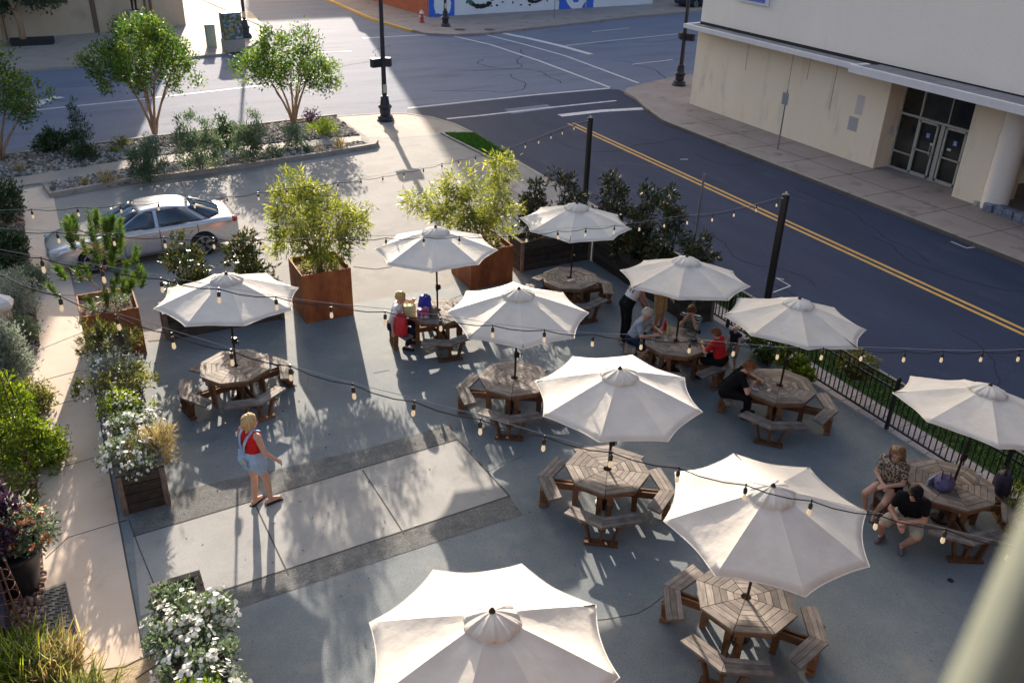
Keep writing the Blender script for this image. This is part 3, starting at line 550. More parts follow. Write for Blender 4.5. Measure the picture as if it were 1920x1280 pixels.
# ================================================================== TABLES AND PARASOLS
m_top=woodmat('weathered_top',(.155,.13,.112),(.29,.248,.215),(.44,.385,.345)); m_frame=woodmat('stained_frame',(.105,.052,.026),(.195,.10,.052),(.28,.15,.08))
RT=.71; SEATZ=.45
def pol(r,a): return (r*math.cos(a),r*math.sin(a))
def make_table():
    e=empty('picnic_table')
    tp=MB(); ap=math.cos(PI/8); edges=[.07,.165,.26,.352,.446,.545,RT*ap]
    for k in range(8):                       # eight wedges of boards, like a web
        a=k*PI/4+PI/8; u=np.array([math.cos(a),math.sin(a)]); t=np.array([-u[1],u[0]])
        for i in range(len(edges)-1):
            r0,r1=edges[i]+(.004 if i else 0),edges[i+1]-.004; w0,w1=r0*math.tan(PI/8)-.005,r1*math.tan(PI/8)-.005
            if w0<.002: w0=.002
            tp.prism([tuple(u*r0-t*w0),tuple(u*r1-t*w1),tuple(u*r1+t*w1),tuple(u*r0+t*w0)],.713,.75+random.uniform(-.0015,.0015),along=t)
    tp.build('tabletop',m_top,e)
    ts=MB()
    for k in range(8):
        a=k*PI/4+PI/8; u=np.array([math.cos(a),math.sin(a)]); t=np.array([-u[1],u[0]]); r=RT*ap-.03; ww=r*math.tan(PI/8)-.01
        p0=tuple(u*(r-.035)-t*ww); ts.prism([tuple(u*(r-.03)-t*ww*.97),tuple(u*r-t*ww),tuple(u*r+t*ww),tuple(u*(r-.03)+t*ww*.97)],.63,.711,along=t)
    ts.prism([pol(.64,k*PI/4+PI/8) for k in range(8)],.690,.708,along=(1,0))
    ts.build('apron',m_frame,e)
    fr=MB()
    for k in range(4):
        a=k*PI/2
        for s in(-1,1):
            o=np.array(pol(.045*s,a+PI/2)); fr.beam((*(np.array(pol(.12,a))+o),.33),(*(np.array(pol(1.05,a))+o),.33),.035,.12)
            fr.beam((*(np.array(pol(.50,a))+o*1.9),.0),(*(np.array(pol(.50,a))+o*1.9),.69),.036,.09)
        fr.beam((*pol(.16,a),.44),(*pol(.60,a),.69),.035,.08)
    fr.box((0,0,.30),(.24,.24,.10),rz=PI/4)
    fr.build('frame',m_frame,e)
    for k in range(4):
        a=k*PI/2; seat=MB()
        for s in(-1,1):                      # two wings meeting over the leg
            b=a+s*PI/8; u=np.array([math.cos(b),math.sin(b)]); t=np.array([-u[1],u[0]])*s; ro=1.165*ap
            for i in range(3):
                r1=ro-i*.082; r0=r1-.076; tan=math.tan(PI/8)
                q=[u*r0-t*(r0*tan-.003),u*r1-t*(r1*tan-.003),u*r1+t*(.235-.012*i),u*r0+t*(.235-.012*(i+1))]
                if s<0: q=q[::-1]
                seat.prism([tuple(x) for x in q],SEATZ-.04,SEATZ+random.uniform(-.001,.001),along=t)
        bench=seat.build('bench',m_top,e)
        lg=MB(); c=np.array(pol(1.03,a)); tt=np.array(pol(1,a+PI/2))
        for s in(-1,1):
            lg.beam((*(c+tt*.17*s),.03),(*(c+tt*.27*s),SEATZ-.04),.035,.11,up=(math.cos(a),math.sin(a),0))
            lg.beam((*(np.array(pol(.90,a))+tt*.05*s),SEATZ-.06),(*(np.array(pol(1.06,a))+tt*.34*s),SEATZ-.06),.035,.04)
        lg.beam((*(c-tt*.27),.035),(*(c+tt*.27),.035),.12,.05)
        lg.beam((*(np.array(pol(1.0,a))),.0),(*(np.array(pol(1.0,a))),SEATZ-.05),.09,.045,up=(math.cos(a+PI/2),math.sin(a+PI/2),0))
        lg.build('bench_leg',m_frame,bench)
    return e
m_canvas=clothmat('canvas',(.665,.622,.56),trans=.10); m_hem=clothmat('hem_tape',(.74,.70,.65),trans=.1); m_pole=plain('parasol_pole',(.035,.022,.018),rough=.4,metal=.4)
RU=1.35; HR=2.193; HA=2.66
def make_parasol(seed,sag=.10):
    rnd=np.random.default_rng(seed); e=empty('parasol')
    # canopy: eight panels hung between ribs, hem scooped between the rib ends
    V=[];Fc=[];nr,na=9,8
    rib=rnd.normal(0,.014,9); rib[8]=rib[0]; sg=rnd.uniform(.5,1.7,8); wr=rnd.uniform(0,6,8)
    for k in range(8):
        for i in range(nr+1):
            s_=i/nr; r=.15+(RU-.15)*s_
            for j_ in range(na+1):
                f=j_/na; a=(k+f)*PI/4; x0=np.array(pol(r,k*PI/4));x1=np.array(pol(r,(k+1)*PI/4)); q=x0*(1-f)+x1*f; bow=4*f*(1-f)
                q=q*(1-.055*bow*s_**2.5); z=HA-.045-(HA-.045-HR)*(s_**1.08)-.030*sg[k]*bow*math.sin(PI*min(1,s_*.85))+.005*math.sin(14*f+7*s_+wr[k])*bow*s_*(1-s_)*4+ (rib[k]*(1-f)+rib[k+1]*f)*s_
                z+=.006*math.sin(9*f+5*s_*k)*s_*bow
                V.append((q[0],q[1],z))
        b=k*(nr+1)*(na+1)
        for i in range(nr):
            for j_ in range(na): c=b+i*(na+1)+j_; Fc.append([c,c+na+1,c+na+2,c+1])
    mb=MB(); mb.add(V,Fc,tint=.5); cn=mb.build('canopy',m_canvas,e,smooth=True)
    bm=bmesh.new(); bm.from_mesh(cn.data); bmesh.ops.remove_doubles(bm,verts=bm.verts,dist=.0008)
    for ed in bm.edges:
        if len(ed.link_faces)==2 and ed.calc_face_angle(0)>rad(9): ed.smooth=False
    bm.to_mesh(cn.data); bm.free()
    md=cn.modifiers.new('cloth','SOLIDIFY'); md.thickness=.004
    rim=[V[k*(nr+1)*(na+1)+nr*(na+1)+j_] for k in range(8) for j_ in range(na)]; hm=MB(); hm.tube(rim+[rim[0]],.0065,n=6,cap=False); hm.build('hem',m_hem,e,smooth=True)
    # hem flap and vent cap with loose pleats
    vt=MB(); VV=[];FF=[];n=64
    prof=[(.02,HA+.02),(.10,HA+.005),(.19,HA-.03),(.26,HA-.062),(.295,HA-.095),(.29,HA-.13)]
    ph=rnd.random()*6
    for i,(r,z) in enumerate(prof):
        for k in range(n):
            a=2*PI*k/n; w=i/(len(prof)-1); pleat=math.sin(a*11+ph)*.016*w+math.sin(a*23+ph*2)*.012*w**.6+rnd.normal(0,.003)*w
            rr=r*(1+.05*w*math.cos(8*a)+.03*w*math.sin(a*23+ph*2)); VV.append((rr*math.cos(a),rr*math.sin(a),z+pleat+.02))
    for i in range(len(prof)-1):
        for k in range(n): FF.append([i*n+k,i*n+(k+1)%n,(i+1)*n+(k+1)%n,(i+1)*n+k])
    vt.add(VV,FF); vn=vt.build('vent_cap',m_canvas,e,smooth=True)
    f=MB(); f.lathe([(.034,HA+.015),(.036,HA+.045),(.028,HA+.06),(.012,HA+.085),(.006,HA+.09)],n=12); f.build('finial',m_pole,e,smooth=True,auto=40)
    p=MB(); p.lathe([(.021,0.03),(.021,HA)],n=12); p.lathe([(.028,1.22),(.034,1.25),(.034,1.34),(.028,1.37)],n=12); p.lathe([(.045,2.0),(.045,2.06)],n=12); p.lathe([(.16,0),(.16,.04),(.05,.07),(.04,.2)],n=20); pole=p.build('pole',m_pole,e,smooth=True,auto=35)
    c=MB(); c.box((.035,0,1.30),(.06,.07,.13)); c.tube([(.06,0,1.3),(.11,0,1.3),(.11,0,1.22)],.008); c.build('crank',m_pole,pole)
    for k in range(8):
        r=MB(); a=k*PI/4; r.beam((*pol(.05,a),HA-.07),(*pol(RU-.02,a),HR-.008),.012,.02); r.beam((*pol(.05,a),2.03),(*pol(.68,a),HA-.05-(HA-.05-HR)*.5-.02),.010,.016); r.build('rib',m_pole,e)
    return e
# x,y of the table, table/bench turn, canopy turn, lean of the pole towards the canopy's place, height trim
SETS=[
 ('bottom', (2.97,5.88),.30,.062,(.02,0),.176,None),
 ('U9',(7.24,6.50),.631,.403,(-.06,-.12),.06,None),
 ('U7',(7.11,9.83),.949,.013,(.01,-.06),0,None),
 ('U6',(7.08,13.15),1.018,-.411,(0,-.06),-.015,None),
 ('U5',(6.9,16.55),1.426,.319,(0,.06),0,None),
 ('UL',(2.27,15.88),.198,-.779,(.07,.05),-.02,None),
 ('UX',(10.56,16.9),1.481,.149,(.08,.03),-.07,None),
 ('U4',(10.94,13.08),.52,.042,(.13,.16),-.09,None),
 ('U8',(11.68,10.71),.738,.204,(.18,.10),-.15,None),
 ('UR',(12.06,7.04),1.047,.021,(.33,.08),-.16,None)]
TL={'bottom':'octagonal wooden picnic table hidden under the nearest parasol at the bottom edge','U9':'wooden octagonal picnic table with dark board gaps, nearest fully visible, right of centre','U7':'half sunlit octagonal picnic table with four bent benches in the middle of the patio','U6':'sunlit octagonal picnic table behind the half sunlit one','U5':'octagonal picnic table with shopping bags and a woman in a white shirt','UL':'octagonal picnic table dappled with leaf shadow, alone on the left','UX':'empty grey octagonal picnic table by the timber trough at the back','U4':'octagonal picnic table where the grey haired man and the red shirted boy sit','U8':'octagonal picnic table where a man in black leans over his phone','UR':'octagonal picnic table with a purple backpack on it by the iron fence'}
UL_={'bottom':'largest cream parasol cut by the bottom edge, brightly sunlit','U9':'big cream parasol second nearest, sunlit only on its left panels','U7':'cream parasol in the middle with one streak of sun down its shaded panels','U6':'cream parasol behind the middle one, sunlit on both flanks','U5':'small cream parasol over the table with the shopping bags','UL':'cream parasol alone on the left above the leaf dappled table','UX':'farthest cream parasol, above the empty table by the timber trough','U4':'shaded cream parasol over the busiest table with the grey haired man','U8':'shaded cream parasol over the man in black leaning on the table','UR':'shaded cream parasol at the right edge above the purple backpack'}
base_t=make_table(); TAB={}
for i,(k,(x,y),tb,uy,(dx,dy),dz,_) in enumerate(SETS):
    t=base_t if i==0 else copy_tree(base_t)
    t.location=(x,y,.004); t.rotation_euler=(0,0,tb); tag(t,TL[k],'picnic table','octagonal picnic tables'); TAB[k]=(x,y)
    u=make_parasol(100+i); tag(u,UL_[k],'parasol','cream parasols over the tables'); d=math.hypot(dx,dy)
    u.rotation_mode='QUATERNION'; q=Quaternion((0,0,1),uy)
    if d>1e-4: q=Quaternion(Vector((-dy,dx,0)).normalized(),math.atan2(d,2.4))@q
    u.rotation_quaternion=q; u.location=(x,y,.004); s_=(HA+dz)/HA; u.scale=(1,1,s_)
# ================================================================== PLANTERS
m_corten,nt,out=nodes('rusted_steel'); L=nt.links.new; tc=N(nt,'TexCoord'); mp=N(nt,'Mapping'); mp.inputs['Scale'].default_value=(1,1,.45); L(tc.outputs['Object'],mp.inputs[0]); n1=N(nt,'TexNoise',i_Scale=2.6,i_Detail=10.0,i_Roughness=.65); L(mp.outputs[0],n1.inputs['Vector']); r=ramp(nt,[(.28,(.115,.034,.014)),(.5,(.26,.080,.025)),(.72,(.42,.155,.045))]); L(n1.outputs['Fac'],r.inputs[0]); bs=N(nt,'BsdfPrincipled'); L(r.outputs[0],bs.inputs['Base Color']); bs.inputs['Roughness'].default_value=.8; n2=N(nt,'TexNoise',i_Scale=70.0); L(tc.outputs['Object'],n2.inputs['Vector']); bp=N(nt,'Bump'); bp.inputs['Strength'].default_value=.3; bp.inputs['Distance'].default_value=.004; L(n2.outputs['Fac'],bp.inputs['Height']); L(bp.outputs[0],bs.inputs['Normal']); L(bs.outputs[0],out.inputs[0])
m_trough=woodmat('trough_boards',(.022,.02,.018),(.065,.057,.05),(.15,.13,.115)); m_trough_end=woodmat('trough_trim',(.10,.075,.06),(.20,.16,.135),(.32,.27,.23))
def steelbox(x0,y0,x1,y1,h,label):
    cx_,cy_=(x0+x1)/2,(y0+y1)/2; e=empty('steel_planter',(cx_,cy_,.004),0,label,'planter','rusted steel box planters'); hx,hy=(x1-x0)/2,(y1-y0)/2; t=.03; b=MB()
    b.box((0,-hy+t/2,h/2),(2*hx,t,h)); b.box((0,hy-t/2,h/2),(2*hx,t,h)); b.box((-hx+t/2,0,h/2),(t,2*hy-2*t,h)); b.box((hx-t/2,0,h/2),(t,2*hy-2*t,h)); b.build('box',m_corten,e)
    s=MB(); s.box((0,0,h-.12),(2*hx-2*t,2*hy-2*t,.05)); s.build('soil',m_soil,e); return (cx_,cy_,h)
PM=steelbox(4.38,18.56,5.55,19.75,1.22,'rusted steel box planter with feathery shrub, left of the sunlit gap')
PR=steelbox(8.72,18.70,9.92,19.95,1.03,'rusted steel box planter with feathery shrub, next to the dark timber trough')
PL=steelbox(-.28,18.55,.86,19.75,1.12,'rusted steel box planter holding the young pine at the walkway')
def trough(x0,y0,x1,y1,h,label,group='weathered timber trough planters'):
    cx_,cy_=(x0+x1)/2,(y0+y1)/2; hx,hy=(x1-x0)/2,(y1-y0)/2; e=empty('timber_planter',(cx_,cy_,.004),0,label,'planter',group); b=MB(); nb=max(3,int(round(h/.19))); bh=h/nb; t=.06
    for i in range(nb):
        z=i*bh+bh/2; hh=bh-.014
        for s in(-1,1): b.box((0,s*(hy-t/2),z),(2*hx-.02,t,hh),axis=0); b.box((s*(hx-t/2),0,z),(t,2*hy-2*t-.01,hh),axis=1)
    b.build('boards',m_trough,e,bevel=.008)
    for sx in(-1,1):
        for sy in(-1,1): tr=MB(); tr.box((sx*(hx-.045),sy*(hy-.005),h/2),(.09,.05,h+.01),axis=2); tr.build('corner_post',m_trough_end,e)
    c=MB()
    for s in(-1,1): c.box((0,s*(hy-.05),h+.018),(2*hx,.10,.032),axis=0); c.box((s*(hx-.05),0,h+.018),(.10,2*hy-.21,.031),axis=1)
    c.build('cap_rail',m_trough,e); s=MB(); s.box((0,0,h-.1),(2*hx-.1,2*hy-.1,.05)); s.build('soil',m_soil,e); return (cx_,cy_,h)
TRL=trough(1.33,19.02,4.0,19.7,.62,'low timber trough planter with two bushy shrubs behind the left parasol')
TRB=trough(10.42,19.2,12.62,19.95,.80,'dark timber trough planter behind the farthest picnic table')
TRF=trough(12.62,14.7,13.33,19.1,.72,'long dark timber trough planter with magnolias along the iron fence')
TF1=trough(-.22,12.98,.53,18.4,.75,'long timber trough overflowing with white flowers beside the walkway')
TF2=trough(-.07,4.6,.62,10.38,.62,'timber trough packed with white flowers at the bottom left edge')
# ================================================================== FENCE
fe=empty('iron_fence',(13.45,0,.006),0,'black iron railing fence running along the patio to the right edge','fence')
FY0=4.6; posts=[FY0+i*2.42 for i in range(7)]
for Y in posts: b=MB(); b.box((0,Y,.56),(.06,.06,1.12)); b.lathe([(.045,1.12),(.05,1.14),(.02,1.18)],(0,Y,0),n=8); b.build('post',m_iron,fe)
for a,b_ in zip(posts[:-1],posts[1:]):
    b=MB(); yc=(a+b_)/2
    for z in(.12,.88,1.04): b.box((0,yc,z),(.035,b_-a-.06,.035),axis=1)
    n=20
    for i in range(1,n): b.box((0,a+(b_-a)*i/n,.58),(.018,.018,.92),axis=2)
    b.build('panel',m_iron,fe)
# ================================================================== STRING LIGHTS
m_cable=plain('cable_rubber',(.018,.017,.017),rough=.6); m_steelw=plain('steel_guy_wire',(.35,.34,.33),rough=.35,metal=.7)
m_bulb,nt,out=nodes('warm_bulb'); bs=N(nt,'BsdfPrincipled'); bs.inputs['Base Color'].default_value=(.50,.42,.30,1); bs.inputs['Roughness'].default_value=.1; bs.inputs['Emission Color'].default_value=(1,.78,.48,1); bs.inputs['Emission Strength'].default_value=.16; nt.links.new(bs.outputs[0],out.inputs[0])
skt=MB(); skt.lathe([(.008,-.035),(.010,0.02)],n=6); skt.lathe([(.021,-.10),(.024,-.09),(.024,-.045),(.012,-.03)],n=9); skt0=skt.build('socket',m_iron,None,smooth=True,auto=40)
blb=MB(); blb.lathe([(.004,-.19),(.014,-.186),(.023,-.17),(.025,-.155),(.020,-.125),(.014,-.10)],n=10); blb0=blb.build('bulb',m_bulb,None,smooth=True,auto=60)
skm,blm=skt0.data,blb0.data; bpy.data.objects.remove(skt0); bpy.data.objects.remove(blb0)
STR={'A':([(58.8,393),(144.4,389.5),(225,384),(297,380),(362.8,376),(425,369.5),(483.7,361.4),(535.7,354),(587.8,347.7),(633,342.6),(676.8,336),(718,331),(757.4,322.5),(793.7,315.8),(828.6,307.4),(860,300),(891.8,293),(925,285),(959.7,276),(985,267),(1010.4,258.7),(1034,250),(1054.7,242),(1076.5,233.5)],15.0,25.8,(13.95,21.8,3.16),'string of bulbs sagging to the far black pole, above the silver car'),
'B':([(106,435.7),(211.6,441),(307,445.7),(400,447.5),(487,449),(571,449.3),(650,448),(723.9,446.3),(794.4,444.6),(861.6,443.5),(925,442),(987.5,439),(1045.6,433),(1098.9,428.4),(1152.6,423.4),(1200,418.5),(1246,412.5),(1289.7,406.6),(1336.7,401.6),(1377,393),(1419,384),(1457.6,374.7)],12.0,19.4,(13.95,13.68,3.34),'string of bulbs running almost level to the nearer black pole'),
'C':([(77,484),(190,503),(302,523),(410,542),(517,556.8),(620,571),(722,584.7),(826,597),(924,610),(1021,619),(1112,627),(1204,633.5),(1294,640),(1378,646),(1461,652),(1544,653.5),(1619,656),(1698,658),(1769,658.5),(1844,658.5),(1913,657.5)],9.0,11.75,None,'string of bulbs crossing the whole picture at mid height'),
'D':([(112.5,555),(217,592),(322,626),(433,657),(544,686),(661,721),(777,753),(900.6,786),(1021,818.5),(1147,848),(1273,877.5),(1399,909),(1522,938.7),(1646,965),(1774,992),(1897,1025)],8.4,7.75,None,'nearest string of bulbs slanting down over the woman in overalls')}
for key,(bp_,ZL,ZR,end,lab) in STR.items():
    x0,x1=bp_[0][0],bp_[-1][0]; P=[]
    for (x,y) in bp_:
        iz=1/ZL+(1/ZR-1/ZL)*(x-x0)/(x1-x0); P.append(Vector(atZ(x,y,1/iz)))
    st=P[0]; e=empty('string_light',st,0,lab,'string lights','strings of hanging bulbs')
    Q=[p-st for p in P]; d0=(Q[0]-Q[2])/2; ext=[Q[0]+d0*(k+1)+Vector((0,0,.006*(k+1)**2)) for k in range(9)][::-1]
    if end: tail=[Vector(end)-st]
    else: d1=(Q[-1]-Q[-3])/2; tail=[Q[-1]+d1*(k+1)+Vector((0,0,.004*(k+1)**2)) for k in range(7)]
    allp=ext+Q+tail; w=MB(); cur=[]
    for a,b in zip(allp[:-1],allp[1:]):
        for f in(0,.33,.67): cur.append(a.lerp(b,f)-Vector((0,0,.035*4*f*(1-f))))
    cur.append(allp[-1]); w.tube(cur,.006,n=5); w.build('cable',m_cable,e)
    w=MB(); gw=[]
    for i,p in enumerate(allp): gw.append(p+Vector((0,0,.028+.018*math.sin(i*1.3))))
    w.tube(gw,.003,n=4); w.build('guy_wire',m_steelw,e)
    for q in Q:
        o=bpy.data.objects.new('socket',skm); COL.objects.link(o); o.parent=e; o.location=q; o.scale=(.80,.80,.86); o.rotation_euler=(RNG.normal()*.05,RNG.normal()*.05,RNG.random()*6)
        b=bpy.data.objects.new('bulb',blm); COL.objects.link(b); b.parent=o
# ================================================================== CAR
m_tyre=plain('tyre_rubber',(.018,.018,.019),rough=.9); m_rim=plain('alloy_rim',(.42,.42,.43),rough=.3,metal=.8); m_cglass=glassmat('car_glass',(.045,.075,.12),.03)
m_head=plain('headlamp',(.45,.46,.48),rough=.1); m_tail=plain('tail_lamp',(.35,.03,.025),rough=.2)
def make_car(paint,label,suv=1.0):
    e=empty('parked_car',(0,0,0),0,label,'car'); st=[(2.43,.58,.34,.56),(2.38,.70,.26,.64),(2.2,.82,.21,.74),(1.85,.885,.2,.80),(1.4,.905,.2,.855),(.95,.91,.2,.925),(.4,.91,.2,.945),(-.4,.91,.2,.96),(-1.1,.91,.2,.965),(-1.6,.905,.2,.98),(-1.95,.885,.22,.985),(-2.2,.84,.25,.965),(-2.36,.76,.3,.89),(-2.43,.66,.38,.80)]
    V=[];Fc=[]
    for (x,w,zb,zs) in st:
        half=[(0,zb),(w*.86,zb),(w*.96,zb+.07),(w,zb+.2),(w*1.005,zb+(zs-zb)*.58),(w*.985,zs-.09),(w*.94,zs-.02),(w*.84,zs+.012),(w*.45,zs+.045),(0,zs+.055)]
        V+=[(x,y,z) for y,z in half]+[(x,-y,z) for y,z in half[1:-1]][::-1]
    n=18
    for i in range(len(st)-1):
        for k in range(n): Fc.append([i*n+k,(i+1)*n+k,(i+1)*n+(k+1)%n,i*n+(k+1)%n])
    Fc+=[list(range(n)),[(len(st)-1)*n+k for k in range(n)][::-1]]
    mb=MB(); mb.add(V,Fc,tint=.5); body=mb.build('body',paint,e,smooth=True); md=body.modifiers.new('sub','SUBSURF'); md.levels=2; md.render_levels=2
    cut=[]
    for wx in (1.42,-1.38):
        for s in(-1,1):
            b=MB(); b.tube([(wx,s*.55,.335),(wx,s*1.1,.335)],.375,n=28); c=b.build('cutter',paint); bo=body.modifiers.new('arch','BOOLEAN'); bo.object=c; bo.operation='DIFFERENCE'; bo.solver='EXACT'; cut.append(c)
    bpy.context.view_layer.update(); ev=body.evaluated_get(bpy.context.evaluated_depsgraph_get()); me=bpy.data.meshes.new_from_object(ev); body.modifiers.clear(); body.data=me
    me.polygons.foreach_set('use_smooth',[True]*len(me.polygons)); me.set_sharp_from_angle(angle=rad(38))
    for c in cut: bpy.data.objects.remove(c)
    # cabin
    bot=[(1.16,.0,.945),(1.10,.45,.94),(.88,.76,.925),(.0,.80,.94),(-.95,.80,.96),(-1.65,.74,.975),(-2.02,.5,1.0),(-2.08,0,1.01)]
    tpz=[(.14,.0,1.385),(.12,.35,1.38),(.04,.50,1.36),(-.30,.545,1.385),(-.80,.545,1.375),(-1.08,.50,1.335),(-1.18,.36,1.335),(-1.20,0,1.345)]
    def quadpanel(name,idx,mat,y=1,par=None,ins=.06):
        mb=MB(); pts=[]
        for i in idx: pts.append((Vector(bot[i]),Vector(tpz[i])))
        N_=6; rows=[]
        for a,b in pts:
            rows.append([a.lerp(b,ins+(1-2*ins)*k/N_)+Vector(((.028 if name=='windscreen' else -.028),0,.022+.014*math.sin(PI*k/N_))) for k in range(N_+1)])
        vs=[(p.x,p.y*y,p.z) for r in rows for p in r]; fs=[[i*(N_+1)+k,(i+1)*(N_+1)+k,(i+1)*(N_+1)+k+1,i*(N_+1)+k+1] for i in range(len(rows)-1) for k in range(N_)]
        mb.add(vs,fs); o=mb.build(name,mat,par or e,smooth=True); md=o.modifiers.new('s','SOLIDIFY'); md.thickness=.01; return o
    fullb=bot+[(x,-y,z) for x,y,z in bot[1:-1]][::-1]; fullt=tpz+[(x,-y,z) for x,y,z in tpz[1:-1]][::-1]; n=len(fullb)
    mb=MB(); vs=[(x*.99,y*.97,z-.02) for x,y,z in fullb]+[(x,y*.985,z-.012) for x,y,z in fullt]; fs=[[i,(i+1)%n,n+(i+1)%n,n+i] for i in range(n)]
    mb.add(vs,fs); cabin=mb.build('cabin',paint,e,smooth=True,auto=35)
    def rz_(x,y): return 1.432-.095*((x+.45)/.72)**2*(1 if x>-.45 else .9)-.060*(y/.54)**2
    def patch(xf,xr,yw,off,N_=12):
        vs=[];fs=[]
        for i in range(N_+1):
            y=-yw+2*yw*i/N_; a_,b_=xf(y),xr(y)
            for k in range(N_+1): x=a_+(b_-a_)*k/N_; vs.append((x,y,rz_(x,y)+off))
        for i in range(N_):
            for k in range(N_): c_=i*(N_+1)+k; fs.append([c_,c_+1,c_+N_+2,c_+N_+1])
        m_=MB(); m_.add(vs,fs,tint=.5); return m_
    roof=patch(lambda y:.19-.42*y*y,lambda y:-1.23+.5*y*y,.56,.0).build('roof',paint,e,smooth=True); md=roof.modifiers.new('s','SOLIDIFY'); md.thickness=.03; md.offset=-1
    patch(lambda y:.06-.1*y*y,lambda y:-.36,.33,.006,6).build('sunroof',m_cglass,roof,smooth=True)
    quadpanel('windscreen',[0,1,2],m_cglass,1,ins=.04); quadpanel('windscreen',[0,1,2],m_cglass,-1,ins=.04); quadpanel('rear_window',[5,6,7],m_cglass,1,ins=.08); quadpanel('rear_window',[5,6,7],m_cglass,-1,ins=.08)
    for y in(1,-1):
        a=MB()
        def side(nm,xs):
            mb=MB(); vs=[];K=6
            for xb,xt in xs:
                zb=.95+(.8-xb)*.012; 
                for k in range(K+1):
                    f=.05+.9*k/K; x=xb+(xt-xb)*f; yy=(.81+(.56-.81)*f)+.03*math.sin(PI*f); z=zb+(1.368-zb)*f; vs.append((x,yy*y,z))
            fs=[[i*(K+1)+k,(i+1)*(K+1)+k,(i+1)*(K+1)+k+1,i*(K+1)+k+1] for i in range(len(xs)-1) for k in range(K)]
            mb.add(vs,fs); o=mb.build(nm,m_cglass,e,smooth=True); md=o.modifiers.new('s','SOLIDIFY'); md.thickness=.008
        side('side_window',[(.80,.04),(.3,.0),(-.22,-.24)]); side('side_window',[(-.32,-.33),(-.8,-.72),(-1.46,-.98)])
        d=MB()
        for x in(.62,-.30,-1.28): d.box((x,y*.912,.62),(.012,.012,.62))
        d.box((-.33,y*.912,.32),(1.9,.012,.012)); d.build('door_line',m_dark,e)
        for x in(-.12,-1.08): h=MB(); h.box((x,y*.915,.80),(.2,.03,.035)); h.build('door_handle',paint,e,bevel=.01)
        mi=MB(); mi.ball((.62,y*.98,1.0),(.07,.11,.07),M=None); mi.beam((.62,y*.86,.95),(.62,y*.95,.98),.04,.03); mi.build('mirror',paint,e,smooth=True)
        hl=MB(); hl.ball((2.17,y*.66,.66),(.23,.15,.085)); hl.build('headlight',m_head,e,smooth=True); tl=MB(); tl.ball((-2.28,y*.66,.86),(.12,.16,.09)); tl.build('tail_light',m_tail,e,smooth=True)
        for wx in(1.42,-1.38):
            w=MB(); w.lathe([(.2,-.1),(.315,-.1),(.33,-.08),(.33,.08),(.315,.1),(.22,.1)],n=28); w.v=[(vx+wx,y*(.80)+vz,vy+.335) for vx,vy,vz in w.v]; wh=w.build('wheel',m_tyre,e,smooth=True,auto=40)
            r=MB(); r.lathe([(.215,-.02),(.215,.0)],n=24); r.v=[(vx+wx,y*(.905+vz),vy+.335) for vx,vy,vz in r.v]; rm=r.build('hub_disc',m_dark,wh)
            r=MB()
            for k in range(5):
                a=2*PI*k/5
                for da in(-.13,.13): r.beam((wx+.05*math.cos(a),y*.915,.335+.05*math.sin(a)),(wx+.215*math.cos(a+da),y*.915,.335+.215*math.sin(a+da)),.05,.03,up=(0,1,0))
            rr=[(wx+.215*math.cos(2*PI*k/24),y*.915,.335+.215*math.sin(2*PI*k/24)) for k in range(25)]; r.tube(rr,.014,n=6); r.build('rim',m_rim,wh)
    gl=MB(); gl.box((2.40,0,.50),(.05,.9,.12)); gl.build('grille',m_dark,e,bevel=.02)
    fp=MB(); fp.box((2.44,0,.42),(.02,.36,.11)); fp.build('front_plate',m_alum,e)
    if suv!=1: e.scale=(1,1,suv)
    return e
def carpaint(name,c,rough=.25,metal=.55):
    m=plain(name,c,rough=rough,metal=metal,coat=1.0,fine=.03); return m
car=make_car(carpaint('silver_paint',(.50,.51,.53)),'silver sedan with sunroof parked on the drive behind the planters'); car.location=(1.62,24.55,.0); car.rotation_euler=(0,0,PI+rad(2.5))
c2=make_car(carpaint('dark_blue_paint',(.02,.028,.07)),'dark blue car parked far up the street behind the cream building',suv=1.12); c2.location=(*g(1312,13,-.1),-.1); c2.rotation_euler=(0,0,rad(7))
